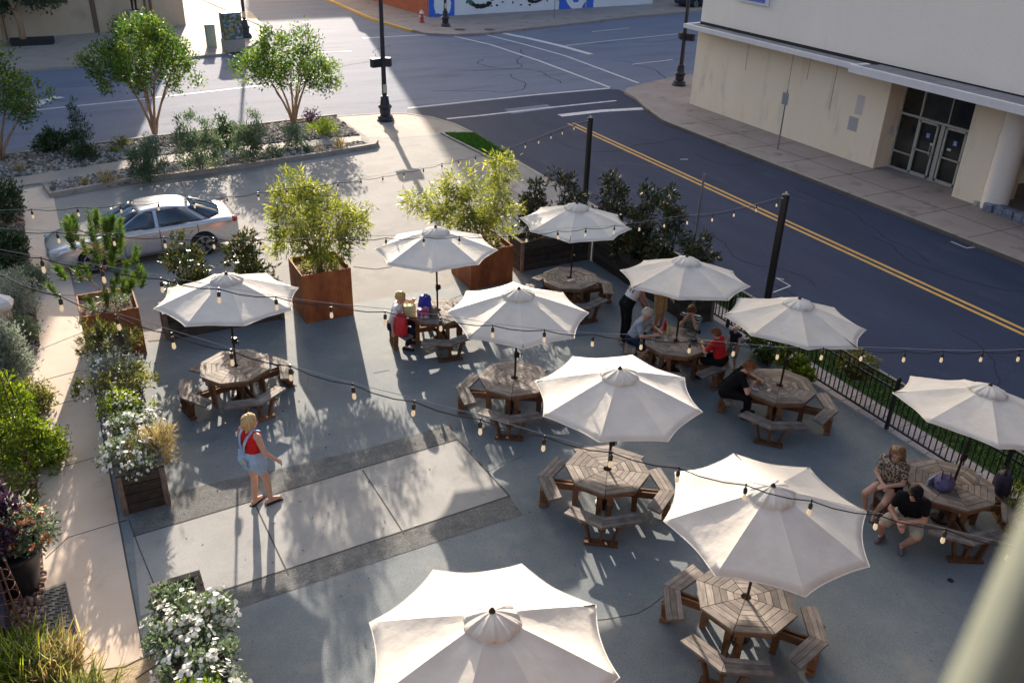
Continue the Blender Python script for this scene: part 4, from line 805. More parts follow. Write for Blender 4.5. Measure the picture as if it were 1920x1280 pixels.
# ================================================================== PLANTS
m_bark=noisy('pale_bark',(.24,.15,.095),(.40,.27,.18),scale=6,rough=.9,fine=.3,fscale=40,stretch=(1,1,.25)); m_twig=noisy('dark_twig',(.07,.05,.035),(.14,.10,.07),scale=8,rough=.9)
ML={ 'myrtle':leafmat('myrtle_leaf',(.028,.06,.016),(.085,.145,.033),(.23,.275,.065),.46),
 'willow':leafmat('willow_leaf',(.08,.105,.025),(.20,.23,.05),(.42,.40,.10),.5),
 'sage':leafmat('sage_leaf',(.055,.09,.05),(.135,.185,.105),(.28,.33,.20),.3),
 'dark':leafmat('dark_leaf',(.014,.032,.014),(.035,.07,.027),(.075,.125,.045),.25),
 'rosemary':leafmat('needle_leaf',(.03,.062,.035),(.075,.125,.07),(.18,.235,.135),.3),
 'magnolia':leafmat('magnolia_leaf',(.02,.04,.012),(.06,.085,.025),(.25,.17,.07),.15,rough=.28),
 'magdark':leafmat('magnolia_leaf_dark',(.016,.028,.014),(.042,.062,.026),(.16,.12,.06),.12,rough=.28),
 'pine':leafmat('pine_needle',(.03,.07,.018),(.085,.15,.03),(.20,.27,.06),.3),
 'lime':leafmat('lime_leaf',(.055,.09,.015),(.15,.21,.03),(.36,.42,.08),.4),
 'olive':leafmat('olive_leaf',(.06,.075,.02),(.16,.17,.05),(.34,.32,.13),.4),
 'silver':leafmat('silver_leaf',(.12,.15,.12),(.27,.31,.25),(.50,.52,.44),.3),
 'straw':leafmat('straw_blade',(.16,.12,.05),(.33,.26,.12),(.55,.47,.26),.35),
 'purple':leafmat('purple_leaf',(.02,.012,.025),(.06,.03,.06),(.17,.12,.16),.25),
 'white':leafmat('white_petal',(.60,.60,.55),(.74,.74,.70),(.85,.85,.83),.25),
 'rose':leafmat('rose_petal',(.45,.06,.05),(.60,.25,.12),(.75,.55,.35),.3)}
def scale_at(x,y,z=0): return F_PX/float((np.array([x,y,z])-CC)@CF)
def stems(name,parent,n,h,spread,r,mat,z0=0,seed=0,curve=.5):
    rn=random.Random(seed); b=MB()
    for k in range(n):
        a=2*PI*k/n+rn.uniform(-.4,.4); R_=spread*rn.uniform(.45,1); H=h*rn.uniform(.75,1); pts=[];
        for i in range(6):
            f=i/5; rr=.04+R_*(f**(1+curve)); pts.append((rr*math.cos(a)+rn.uniform(-.02,.02)*f,rr*math.sin(a)+rn.uniform(-.02,.02)*f,z0+H*f))
        b.tube(pts,[r*(1-.75*i/5) for i in range(6)],n=6)
        for q in range(2):
            i=rn.randint(2,4); p0=Vector(pts[i]); a2=a+rn.uniform(-1,1); b.tube([p0,p0+Vector((math.cos(a2)*.25*spread,math.sin(a2)*.25*spread,H*.2)),p0+Vector((math.cos(a2)*.42*spread,math.sin(a2)*.42*spread,H*.42))],[r*.4,r*.25,r*.1],n=5)
    return b.build(name,mat,parent,smooth=True)
def crepe(x,y,h,w,seed,label,blobs=None,n=10000,mat='myrtle'):
    e=empty('crepe_myrtle',(x,y,.05),0,label,'tree','crepe myrtles in the rock bed'); t=stems('trunk',e,6,h*.72,w*.36,.06,m_bark,seed=seed,curve=.35); R_=w/2
    rn=np.random.default_rng(seed); bl=blobs or [(0,0,h*.68,R_*.62,R_*.62,h*.26)]+[(R_*.62*math.cos(a),R_*.62*math.sin(a),h*(.52+.12*rn.random()),R_*.45,R_*.45,h*.17) for a in rn.random(7)*7]+[(R_*.3*math.cos(a),R_*.3*math.sin(a),h*(.80+.08*rn.random()),R_*.32,R_*.32,h*.13) for a in rn.random(4)*7]
    crown('crown',ML[mat],e,bl,n,.13,.065,clumps=170,cr=.26,up=.35,shell=.4,tone=.5); return e
crepe(3.50,37.0,4.6,4.3,3,'tallest crepe myrtle with a vase of pale stems in the rock bed',n=10500)
crepe(8.9,36.55,3.85,3.9,5,'round crepe myrtle against the sunlit street, nearest the street lamp',n=7500)
crepe(-1.9,35.1,3.9,4.2,8,'shaded crepe myrtle cut by the left edge')
e=empty('shade_tree',(*g(45,84),0),0,'dark green tree in front of the plaster building, top left corner','tree'); b=MB(); b.tube([(0,0,-.1),(.05,0,1.2),(-.25,.1,2.6),(-.35,.1,4.5)],[.2,.16,.14,.06],n=10); b.tube([(-.05,0,1.8),(.6,.1,3),(1.1,.2,4.4)],[.1,.07,.03],n=8); b.build('trunk',m_bark,e,smooth=True); crown('crown',ML['dark'],e,[(-.6,0,3.5,2.4,1.8,1.7),(1.6,0,3.1,1.5,1.4,1.2),(-2.3,0,3.0,1.7,1.5,1.3),(.6,0,4.6,1.8,1.6,1.4)],7000,.2,.11,clumps=120,cr=.35,up=.2)
e=empty('street_tree',(*g(10,80),0),0,'dark slender tree at the very left of the plaster building','tree'); b=MB(); b.tube([(0,0,-.1),(.05,0,1.5),(0,.1,3.5)],[.09,.08,.04],n=8); b.build('trunk',m_bark,e); crown('crown',ML['dark'],e,[(0,0,4.2,1.6,1.6,1.7)],2500,.2,.11,clumps=60,cr=.35)
b=MB(); b.prism([g(20,88),g(100,84),g(103,78),g(20,82)],0,.32); top('tree_planter',b,m_dark,'low dark kerbed planter under the tree, top left corner','planter')
def shrub(px,py,wpx,hpx,kind,label,L=.13,W=.05,n=1500,clumps=40,cr=.16,name='shrub',cat='shrub',group=None,up=.3,z0=.05,shell=.35,rand=.8,h=None,tone=.5):
    x,y=g(px,py,z0); s=scale_at(x,y,.5); w=wpx/s; hh=h or hpx/s/.93; e=empty(name,(x,y,z0),0,label,cat,group)
    crown('foliage',ML[kind],e,[(0,0,hh*.5,w*.45,w*.42,hh*.46),(w*.12,-.05,hh*.38,w*.38,w*.36,hh*.33),(-w*.15,.05,hh*.36,w*.34,w*.34,hh*.32)],n,L,W,clumps,cr,up=up,shell=shell,rand=rand,tone=tone)
    stems('stem',e,5,hh*.7,w*.3,.012,m_twig,seed=int(px)); return e
GB='shrubs in the kerbed rock bed'
shrub(105,285,75,40,'dark','broad dark green shrub beside the little spruce in the rock bed',.12,.05,1800,group=GB)
e=shrub(155,290,50,70,'dark','small dark conifer with one pointed leader in the rock bed',.12,.025,1600,group=GB); crown('leader',ML['dark'],e,[(0,0,1.5,.16,.16,.5)],350,.13,.025,14,.1,up=.6)
shrub(155,300,70,22,'dark','low spreading dark shrub at the foot of the little conifer',.1,.04,900,group=GB)
shrub(228,277,26,18,'olive','small olive clump at the edge of the sunlit street',.1,.03,350,group=GB)
shrub(280,342,74,86,'rosemary','tall dense rosemary like shrub under the tallest crepe myrtle',.13,.022,4200,clumps=90,up=.7,group=GB)
shrub(378,322,92,108,'sage','largest grey green sage shrub, right of the rosemary like one',.13,.035,4200,clumps=90,up=.6,group=GB)
shrub(425,276,40,60,'dark','dark shrub behind and between the two big sage shrubs',.12,.05,1300,group=GB)
shrub(474,306,70,92,'sage','upright grey green sage shrub, second largest in the bed',.13,.03,3600,clumps=80,up=.8,group=GB)
shrub(512,296,44,22,'rosemary','small bluish mound at the foot of the upright sage',.1,.025,700,group=GB)
shrub(552,280,50,44,'sage','small sage bush at the foot of the round crepe myrtle',.12,.03,1200,group=GB)
shrub(602,254,62,26,'lime','bright green low mound right of the round crepe myrtle',.10,.025,1500,up=.6,group=GB,tone=.35)
shrub(585,228,30,22,'purple','small purple leaved shrub behind the bright green mound',.1,.04,500,group=GB)
def tuft(px,py,hpx,kind,label,n=90,spread=.55,z0=.06,group='grass tufts in the rock bed',w=.02):
    x,y=g(px,py,z0); s=scale_at(x,y,.3); h=hpx/s; e=empty('grass_tuft',(x,y,z0),0,label,'ornamental grass',group); P=RNG.normal(size=(n,3))*.05; P[:,2]=0; D=RNG.normal(size=(n,3))*spread; D[:,2]=1
    V,Fq,t=leafgeo(P,D,h*(.6+.7*RNG.random(n)),w,RNG.random(n)); npmesh('blades',V,Fq,t,ML[kind],e); return e
tuft(203,345,34,'straw','reddish straw grass tuft left in the rock bed',130,.8); tuft(160,347,16,'straw','tiny straw tuft at the left end of the rock bed'); tuft(637,279,26,'straw','thin upright straw tuft on the bed kerb'); tuft(575,285,18,'rosemary','green tuft on the bed kerb below the small sage',90); tuft(600,283,10,'straw','smallest straw tuft on the bed kerb'); tuft(215,285,16,'lime','pale yellow green tuft by the cross street',80,.9); tuft(38,320,16,'straw','brown tuft in the rock at the left edge')
# feathery shrubs and pine in the steel boxes
def feather(P_,blobs,n,label,seed):
    x,y,h=P_; e=empty('feathery_shrub',(x,y,h-.10),0,label,'shrub','feathery shrubs in steel boxes'); stems('stem',e,11,1.5,.85,.02,m_bark,seed=seed,curve=.3)
    crown('foliage',ML['willow'],e,blobs,n,.15,.028,clumps=150,cr=.17,up=.05,droop=.25,shell=.35,rand=.9,tone=.45,lv=.5)
    P,O,t=crownpts([(0,0,.06,.46,.46,.08)],500,40,.1); V,Fq,tt=leafgeo(P,O+np.array([0,0,.6]),.09,.03,RNG.random(500)); npmesh('ground_cover',V,Fq,tt,ML['olive'],e); return e
feather(PM,[(-.35,0,1.45,.75,.7,.72),(.5,.1,1.05,.85,.7,.5),(-.6,0,.75,.75,.6,.38),(-.45,.1,1.9,.45,.4,.42),(.95,0,.85,.45,.4,.32),(.2,-.2,.6,.8,.6,.3)],7800,'yellow green feathery shrub filling the steel box left of the sunlit gap',2)
feather(PR,[(-.1,0,1.2,.75,.6,.55),(-1.25,.1,1.35,.85,.5,.32),(-1.75,.1,1.45,.4,.35,.2),(-.55,0,1.7,.5,.45,.35),(.55,.1,1.55,.45,.45,.6),(.55,.1,2.0,.3,.3,.35),(.6,0,.75,.7,.55,.4),(-.5,-.1,.7,.7,.5,.3),(-.9,0,1.0,.5,.5,.25)],6800,'pale feathery shrub with open arching branches in the right steel box',4)
x,y,h=PL; e=empty('young_pine',(x,y,h-.12),0,'young pine with candle like shoots in the steel box at the walkway','pine'); b=MB(); b.tube([(0,0,0),(.02,0,.8),(0,0,1.75),(0,0,2.15)],[.04,.03,.018,.008],n=8); shoots=[]
rn=random.Random(5)
for k in range(46):
    z=.2+1.5*rn.random(); a=rn.uniform(0,2*PI); ln=1.05*(1-.32*z)*rn.uniform(.55,1); p0=(0,0,z); p1=(ln*math.cos(a),ln*math.sin(a),z+.12); p2=(ln*1.12*math.cos(a),ln*1.12*math.sin(a),z+.12+.25); b.tube([p0,p1,p2],[.012,.009,.006],n=5); shoots.append((p1,p2))
shoots.append(((0,0,1.7),(0,0,2.2))); b.build('trunk',m_bark,e,smooth=True); PP=[];DD=[]
for a,c in shoots:
    a=np.array(a);c=np.array(c)-0; ax=(c-a)/np.linalg.norm(c-a); n=230; f=RNG.random(n)*1.3-.4; PP.append(a+(c-a)*f[:,None]); d=unit(RNG.normal(size=(n,3))); DD.append(d*.75+ax*.9)
PP=np.vstack(PP);DD=np.vstack(DD); V,Fq,t=leafgeo(PP,DD,.15*(.6+.7*RNG.random(len(PP))),.011,np.repeat(RNG.random(len(shoots)),230)*.5+RNG.random(len(PP))*.5); npmesh('needles',V,Fq,t,ML['pine'],e)
crown('underplanting',ML['sage'],e,[(0,0,.08,.5,.5,.14)],900,.07,.025,40,.1)
# magnolias
def magnolia(x,y,z0,h,w,kind,label,n=1300,group='columnar magnolias in the timber troughs'):
    e=empty('magnolia',(x,y,z0),0,label,'shrub',group); stems('trunk',e,2,h*.9,w*.12,.022,m_twig,seed=int(x*10+y)); rn=np.random.default_rng(int(x*31+y*17)); bl=[(rn.normal()*w*.12,rn.normal()*w*.12,h*f,w*.5*r,w*.5*r,h*.16) for f,r in ((.15,.8),(.32,1.0),(.5,.95),(.68,.8),(.85,.55))]
    crown('foliage',ML[kind],e,bl,n,.14,.055,clumps=60,cr=.13,up=.25,shell=.45,rand=1.0,tone=.3); return e
magnolia(1.95,19.36,.55,1.75,.85,'magnolia','left of the two bronze leaved magnolias in the low trough',1500); magnolia(3.28,19.36,.55,1.75,.8,'magnolia','right of the two bronze leaved magnolias in the low trough',1400)
for (px,py,w,lab) in ((1150,326,.75,'dark magnolia in the fence trough, nearest the far black pole'),(1215,352,.7,'dark magnolia with a narrow top, second along the fence trough'),(1262,356,.65,'dark magnolia with a thin leader, third along the fence trough'),(1316,432,.9,'dark bushy magnolia at the near end of the fence trough'),(1180,430,.8,'low dark magnolia between the first two in the fence trough')):
    q=onX(px,py,13.0); magnolia(13.0,max(q[1],15.0),.6,q[2]-.6,w+.15,'magdark',lab,1500)
for (px,py,w,lab) in ((1056,312,.8,'dark magnolia in the back trough beside the black pole'),(1000,335,.75,'dark magnolia in the back trough touching the feathery shrub')):
    q=onY(px,py,19.6); magnolia(q[0],19.6,.7,q[2]-.7,w,'magdark',lab,1300)
crown_=shrub(1095,440,90,35,'dark','low dark foliage in the corner of the troughs',.1,.045,1200,z0=.6,h=.35); 
# flower troughs
def flowers(name,P,O,r,mat,parent):
    k=len(P); n=5; base=np.repeat(P,n,0); Nn=unit(np.repeat(O+RNG.normal(size=O.shape)*.35+np.array([0,0,.35]),n,0)); ref=np.tile([.3,.5,.8],(k*n,1)); A=unit(np.cross(Nn,ref)); B=np.cross(Nn,A); th=np.tile(np.arange(n)*2*PI/n,k)+np.repeat(RNG.random(k)*6,n); D=A*np.cos(th)[:,None]+B*np.sin(th)[:,None]
    S=np.cross(Nn,D); rr=(r*(.75+.5*np.repeat(RNG.random(k),n)))[:,None]; V=np.stack([base,base+D*rr*.65+S*rr*.48,base+D*rr+Nn*rr*.1,base+D*rr*.65-S*rr*.48],1).reshape(-1,3); return npmesh(name,V,np.arange(4*k*n).reshape(-1,4),RNG.random(k*n),mat,parent)
def flowerplant(x,y,z,w,l,h,kind,label,nl=1100,nf=120,fr=.032,petal='white',L=.07,W=.03,name='flowering_plant',cat='flowers',group='plants in the flower troughs',up=.3):
    e=empty(name,(x,y,z),0,label,cat,group); bl=[(0,0,h*.35,w/2,l/2,h*.6)]+[(RNG.normal()*w*.2,RNG.normal()*l*.25,h*.4,w*.3,l*.25,h*.5) for _ in range(3)]
    crown('foliage',ML[kind],e,bl,nl,L,W,50,.09,up=up,shell=.6)
    if nf:
        P,O,t=crownpts(bl,nf*2,60,.07,shell=.95); k=P[:,2]>h*.15; P,O=P[k][:nf],O[k][:nf]; flowers('blossom',P+O*.03,O,fr,ML[petal],e)
    return e
cx1=.15
flowerplant(cx1,17.75,.62,1.15,1.0,.62,'olive','olive feathery plant spilling over the trough end by the pine',1500,40,.02,L=.12,W=.02)
flowerplant(cx1,16.85,.62,1.0,.95,.42,'silver','silver grey leaved plant with tiny white blooms in the flower trough',1300,120,.022)
flowerplant(cx1+.1,16.0,.62,1.05,.9,.5,'olive','yellow green plant in the middle of the flower trough',1400,60,.02,L=.09,W=.03)
flowerplant(cx1,15.1,.62,1.0,.95,.5,'lime','lime green plant dotted with white in the flower trough',1300,150,.026)
flowerplant(cx1+.05,14.25,.62,1.1,.9,.5,'sage','plant thick with white blooms in the lower half of the flower trough',1200,260,.03)
flowerplant(cx1-.1,13.5,.62,.8,.7,.45,'sage','white impatiens mound at the walkway side of the trough corner',900,190,.032)
e=flowerplant(cx1+.28,13.55,.62,.75,.7,.5,'straw','straw coloured grass with fine heads at the near corner of the trough',1600,0,L=.16,W=.012,up=.6)
flowerplant(.2,13.08,.66,.45,.25,.22,'sage','small clump of white blooms over the near end of the long trough',350,60,.03)
for k,(Y,nf,lab) in enumerate([(10.05,0,'small dry brown sprig clump at the far end of the bottom flower trough'),(9.4,210,'white flower mound nearest the dry end of the bottom trough'),(8.7,230,'second white flower mound of the bottom trough'),(8.05,120,'yellowish mound with fewer white flowers in the bottom trough'),(7.35,240,'white flower mound at the bottom edge of the picture')]):
    flowerplant(.28,Y,.50,.98 if nf else .6,.95 if nf else .5,.42 if nf else .25,'sage' if k!=3 else 'lime',lab,1900 if nf else 600,int(nf*1.5),.035,L=.07,W=.035)
# left garden
GL='shrubs along the left edge'
shrub(14,420,70,100,'dark','dark green shrub at the left edge by the walkway corner',.11,.05,2200,clumps=60,group=GL,z0=.01)
shrub(18,500,80,80,'dark','dark rounded shrub at the left edge below the first one',.11,.05,2200,clumps=60,group=GL,z0=.01)
shrub(38,590,84,95,'silver','pale silver green shrub beside the stone pillar',.09,.025,3600,clumps=80,group=GL,z0=.01,up=.4)
shrub(32,720,80,130,'silver','tall silver green shrub below the stone pillar',.10,.03,4200,clumps=90,group=GL,z0=.01,up=.5)
shrub(20,800,70,90,'lime','yellow green shrub at the foot of the trellis',.09,.035,2200,clumps=60,group=GL,z0=.01)
e=empty('stone_pillar',(*g(12,640),0),.3,'short stone pillar with a pale faceted cap at the left edge','pillar'); b=MB(); b.box((0,0,.42),(.42,.42,.84)); b.build('shaft',m_walk,e,bevel=.02); b=MB(); b.lathe([(.34,.84),(.36,.92),(.30,1.02),(.16,1.1),(.03,1.13)],n=7); b.build('cap',plain('pale_cap',(.60,.58,.57),rough=.8),e)
m_rod=plain('rusty_rod',(.12,.06,.04),rough=.8,metal=.3)
def trellis(px,py,h,w,label,rods=4,ztop=.1):
    x,y=g(px,py); e=empty('obelisk_trellis',(x,y,0),.4,label,'trellis','rod trellises at the left edge'); b=MB()
    for k in range(rods): a=2*PI*k/rods; b=MB(); b.tube([(w*math.cos(a),w*math.sin(a),0),(ztop*math.cos(a),ztop*math.sin(a),h)],.011,n=6); b.build('rod',m_rod,e)
    for i in range(1,8):
        f=i/8; rr=w+(ztop-w)*f; pts=[(rr*math.cos(2*PI*k/16),rr*math.sin(2*PI*k/16),h*f) for k in range(17)]; r=MB(); r.tube(pts,.006,n=5,cap=False); r.build('ring',m_rod,e)
    return e,(x,y)
e,(x,y)=trellis(46,880,2.0,.32,'rod trellis covered by a yellow green vine')
v=empty('climbing_vine',(x,y,.0),0,'yellow green vine climbing the rod trellis','vine'); crown('foliage',ML['lime'],v,[(0,0,.5,.55,.5,.5),(0,0,1.1,.42,.42,.6),(-.05,.1,1.6,.25,.25,.4),(.15,-.3,.4,.4,.4,.4)],4200,.085,.04,clumps=120,cr=.12,shell=.5,up=.1)
e,(x,y)=trellis(45,1215,1.5,.22,'bare rusty rod trellis standing by the metal door grate')
pot=empty('plant_pot',(*g(38,1105),.0),0,'black round pot of purple leaved plants and roses','planter'); b=MB(); b.lathe([(.26,0),(.36,.45),(.42,.72),(.44,.74),(.44,.78),(.38,.78),(.36,.70)],n=28); b.build('pot',plain('black_glaze',(.012,.012,.016),rough=.35),pot,smooth=True,auto=40); px_,py_=pot.location.x,pot.location.y
f=empty('potted_plant',(px_-.12,py_+.15,.72),0,'dark purple leaved plant in the black pot','plant'); crown('foliage',ML['purple'],f,[(0,0,.42,.42,.45,.42),(-.1,.3,.7,.35,.35,.35)],2600,.12,.05,70,.12,shell=.4); crown('foliage',ML['silver'],f,[(0,0,.45,.42,.45,.42)],500,.10,.03,60,.16,shell=.6)
f=empty('rose_bush',(px_+.3,py_+.05,.72),0,'small rose bush with pink and cream blooms in the black pot','flowers'); crown('foliage',ML['sage'],f,[(0,0,.25,.34,.34,.3)],1500,.075,.035,50,.1,shell=.5); P,O,t=crownpts([(0,0,.25,.36,.36,.32)],110,45,.05,shell=.95); flowers('blossom',P,O,.035,ML['rose'],f)
gt=empty('door_grate',(0,0,0),0,'dark herringbone metal grate beside the walkway, bottom left','grate'); b=MB(); q=[g(100,1104),g(125,1090),g(160,1240),g(95,1262),g(60,1180)]; q=[g(70,1110),g(124,1090),g(160,1245),g(85,1262)]; b.prism(q[::-1],0,.018); b.build('frame',plain('grate_edge',(.30,.26,.22),rough=.7),gt)
b=MB(); c=np.mean(np.array(q),0); ux=np.array(q[1])-np.array(q[0]); uy=np.array(q[3])-np.array(q[0]); b.prism([tuple(c+(np.array(p_)-c)*.94) for p_ in q][::-1],.0,.022); b.build('plate',plain('grate_plate',(.035,.035,.037),rough=.7),gt); b=MB()
for i in range(9):
    for j_ in range(16):
        o_=np.array(q[0])+ux*((i+.5)/9*.9+.05)+uy*((j_+.5)/16*.9+.05); b.box((o_[0],o_[1],.026),(.07,.014,.01),rz=(.9 if (i+j_)%2 else -.7)+.3)
b.build('tread',plain('grate_tread',(.15,.15,.15),rough=.6,metal=.3),gt)
def spiky(px,py,w,h,kind,label,n=900,z0=.0):
    x,y=g(px,py,z0); e=empty('arching_plant',(x,y,z0),0,label,'plant','arching plants at the bottom left'); P=RNG.normal(size=(n,3))*np.array([w*.22,w*.22,.05]); P[:,2]=np.abs(P[:,2]); D=RNG.normal(size=(n,3))*.7; D[:,2]=1; Lh=h*(.4+.7*RNG.random(n)); V,Fq,t=leafgeo(P,D,Lh,.025,RNG.random(n)); npmesh('blades',V,Fq,t,ML[kind],e); crown('foliage',ML['sage'],e,[(0,0,h*.35,w*.4,w*.4,h*.35)],n,.08,.028,50,.1,shell=.4); return e
spiky(100,1265,.75,.55,'straw','arching straw green plant at the bottom left by the grate'); spiky(35,1275,.8,.65,'lime','arching yellow green plant in the bottom left corner'); spiky(150,1330,.7,.5,'olive','arching olive plant below the grate')
b=MB(); b.prism([g(-40,1120),g(18,1120),g(26,1225),g(-40,1250)],0,.5); top('shadow_block',b,plain('shadow_navy',(.014,.016,.035),rough=.5),'dark navy block standing in for shadow at the left edge beside the rusty rods','box')  # solid dark block painted in where there is only shadow
for (a,b_,c_,d_,k_,lab) in ((70,770,60,60,'olive','olive green shrub between the trellis and the walkway, upper'),(92,862,60,70,'lime','yellow green shrub between the trellis and the walkway, lower'),(40,640,60,50,'sage','grey green shrub filling the gap right below the stone pillar'),(30,960,70,80,'olive','olive shrub behind the purple leaved pot plant'),(62,545,44,50,'sage','small grey green shrub beside the walkway above the stone pillar')):
    shrub(a,b_,c_,d_,k_,lab,.08,.03,2000,clumps=70,group=GL,z0=.01,shell=.3)
# green things on the fence
q=g3(1405,672,.25); e=empty('trailing_vine',(13.1,q[1]-.05,.0),0,'lime and dark green trailing vine low on the fence behind the child','plant'); crown('foliage',ML['lime'],e,[(0,-.55,.42,.22,.3,.22),(0,-1.0,.22,.18,.25,.15)],900,.12,.09,35,.1,shell=.4,tone=.3); crown('dark_foliage',ML['myrtle'],e,[(.0,.15,.5,.25,.5,.42)],1400,.1,.06,40,.12,shell=.4)
def basket(Y,z,X,kind,label,trail=0):
    e=empty('hanging_basket',(X,Y,z),0,label,'flower basket','baskets hung on the fence'); b=MB(); b.lathe([(.05,-.22),(.16,-.2),(.24,-.08),(.27,.03),(.24,.03),(.2,-.03)],n=18); b.build('basket',noisy('coco_liner',(.035,.02,.012),(.10,.06,.035),scale=12,rough=.95,fine=.5,fscale=60,bump=.6),e,smooth=True); h=MB(); h.tube([(13.45-X,0,.10),(13.45-X-.05,0,.22),(0,0,.26),(0,.0,.05)],.01,n=6); h.build('bracket',m_iron,e); crown('foliage',ML[kind],e,[(0,0,.12,.32,.34,.2)]+([(0,-.1,-.2,.3,.3,.45)] if trail else []),1100,.09,.05,45,.1,shell=.5,tone=.35); return e
q=onX(1606,690,13.75); e=basket(q[1],q[2],13.75,'olive','hanging basket of mixed foliage on the outside of the iron fence'); P,O,t=crownpts([(0,0,.12,.33,.35,.22)],40,30,.05,shell=.95); flowers('blossom',P,O,.03,ML['white'],e)
q=onX(1912,955,13.15); e=basket(q[1],q[2]+.0,13.15,'lime','hanging basket trailing lime leaves on the fence at the right edge',1)
# ================================================================== PEOPLE
CLOUD={}
def cloud(sz):
    if sz not in CLOUD: t=bpy.data.textures.new('clouds','CLOUDS'); t.noise_scale=sz; t.noise_depth=2; CLOUD[sz]=t
    return CLOUD[sz]
def remeshed(name,prims,vox,mat,parent=None,it=3,fac=.5,adapt=0,rough=None):
    mb=MB()
    for (a,b,r1,r2) in prims:
        a=Vector(a);b=Vector(b);d=b-a;L=d.length
        if L<1e-4: mb.ball(a,r1,12,9); continue
        x=d/L; ref=Vector((0,0,1)) if abs(x.z)<.9 else Vector((1,0,0)); y=ref.cross(x).normalized(); z=x.cross(y); vs=[];n=12
        prof=[(-r1*math.cos(t),r1*math.sin(t)) for t in (0.12,.45,.8,1.15,PI/2)]+[(L+r2*math.sin(t),r2*math.cos(t)) for t in (0,.4,.8,1.15,1.45)]
        for (u,r) in prof:
            for k in range(n): t=2*PI*k/n; vs.append(a+x*u+y*(r*math.cos(t))+z*(r*math.sin(t)))
        m=len(prof); fs=[[i*n+k,i*n+(k+1)%n,(i+1)*n+(k+1)%n,(i+1)*n+k] for i in range(m-1) for k in range(n)]+[list(range(n))[::-1],[(m-1)*n+k for k in range(n)]]
        mb.add(vs,fs)
    o=mb.build(name,mat,None); md=o.modifiers.new('r','REMESH'); md.mode='VOXEL'; md.voxel_size=vox; md.use_smooth_shade=True; sm=o.modifiers.new('s','SMOOTH'); sm.factor=fac; sm.iterations=it
    if rough:
        dm=o.modifiers.new('d','DISPLACE'); dm.texture=cloud(rough[0]); dm.strength=rough[1]; dm.mid_level=.5
    bpy.context.view_layer.update(); ev=o.evaluated_get(bpy.context.evaluated_depsgraph_get()); me=bpy.data.meshes.new_from_object(ev); old=o.data; o.modifiers.clear(); o.data=me; bpy.data.meshes.remove(old); me.name=name
    me.materials.clear(); me.materials.append(mat); me.polygons.foreach_set('use_smooth',[True]*len(me.polygons))
    if parent: o.parent=parent
    return o
def ik(a,t,l1,l2,pole):
    a=Vector(a);t=Vector(t);d=t-a;D=min(d.length,(l1+l2)*.995); x=d.normalized(); c=(l1*l1-l2*l2+D*D)/(2*D); h=math.sqrt(max(0,l1*l1-c*c)); p=Vector(pole); p=(p-x*p.dot(x)).normalized(); return a+x*c+p*h,a+x*D
def skinmat(name,c): return plain(name,c,rough=.55,spec=.35,fine=.05)
SK={'fair':skinmat('fair_skin',(.56,.33,.235)),'tan':skinmat('tan_skin',(.46,.25,.165)),'ruddy':skinmat('ruddy_skin',(.55,.29,.21))}
def fabric(name,c,fine=.15): return noisy(name,tuple(v*.85 for v in c),tuple(min(1,v*1.15) for v in c),scale=7,rough=.95,spec=.1,fine=fine,fscale=160,bump=.35,bscale=16)
m_eye=plain('eye_dark',(.03,.02,.015),rough=.2); m_lip=plain('lip',(.32,.10,.085),rough=.5)
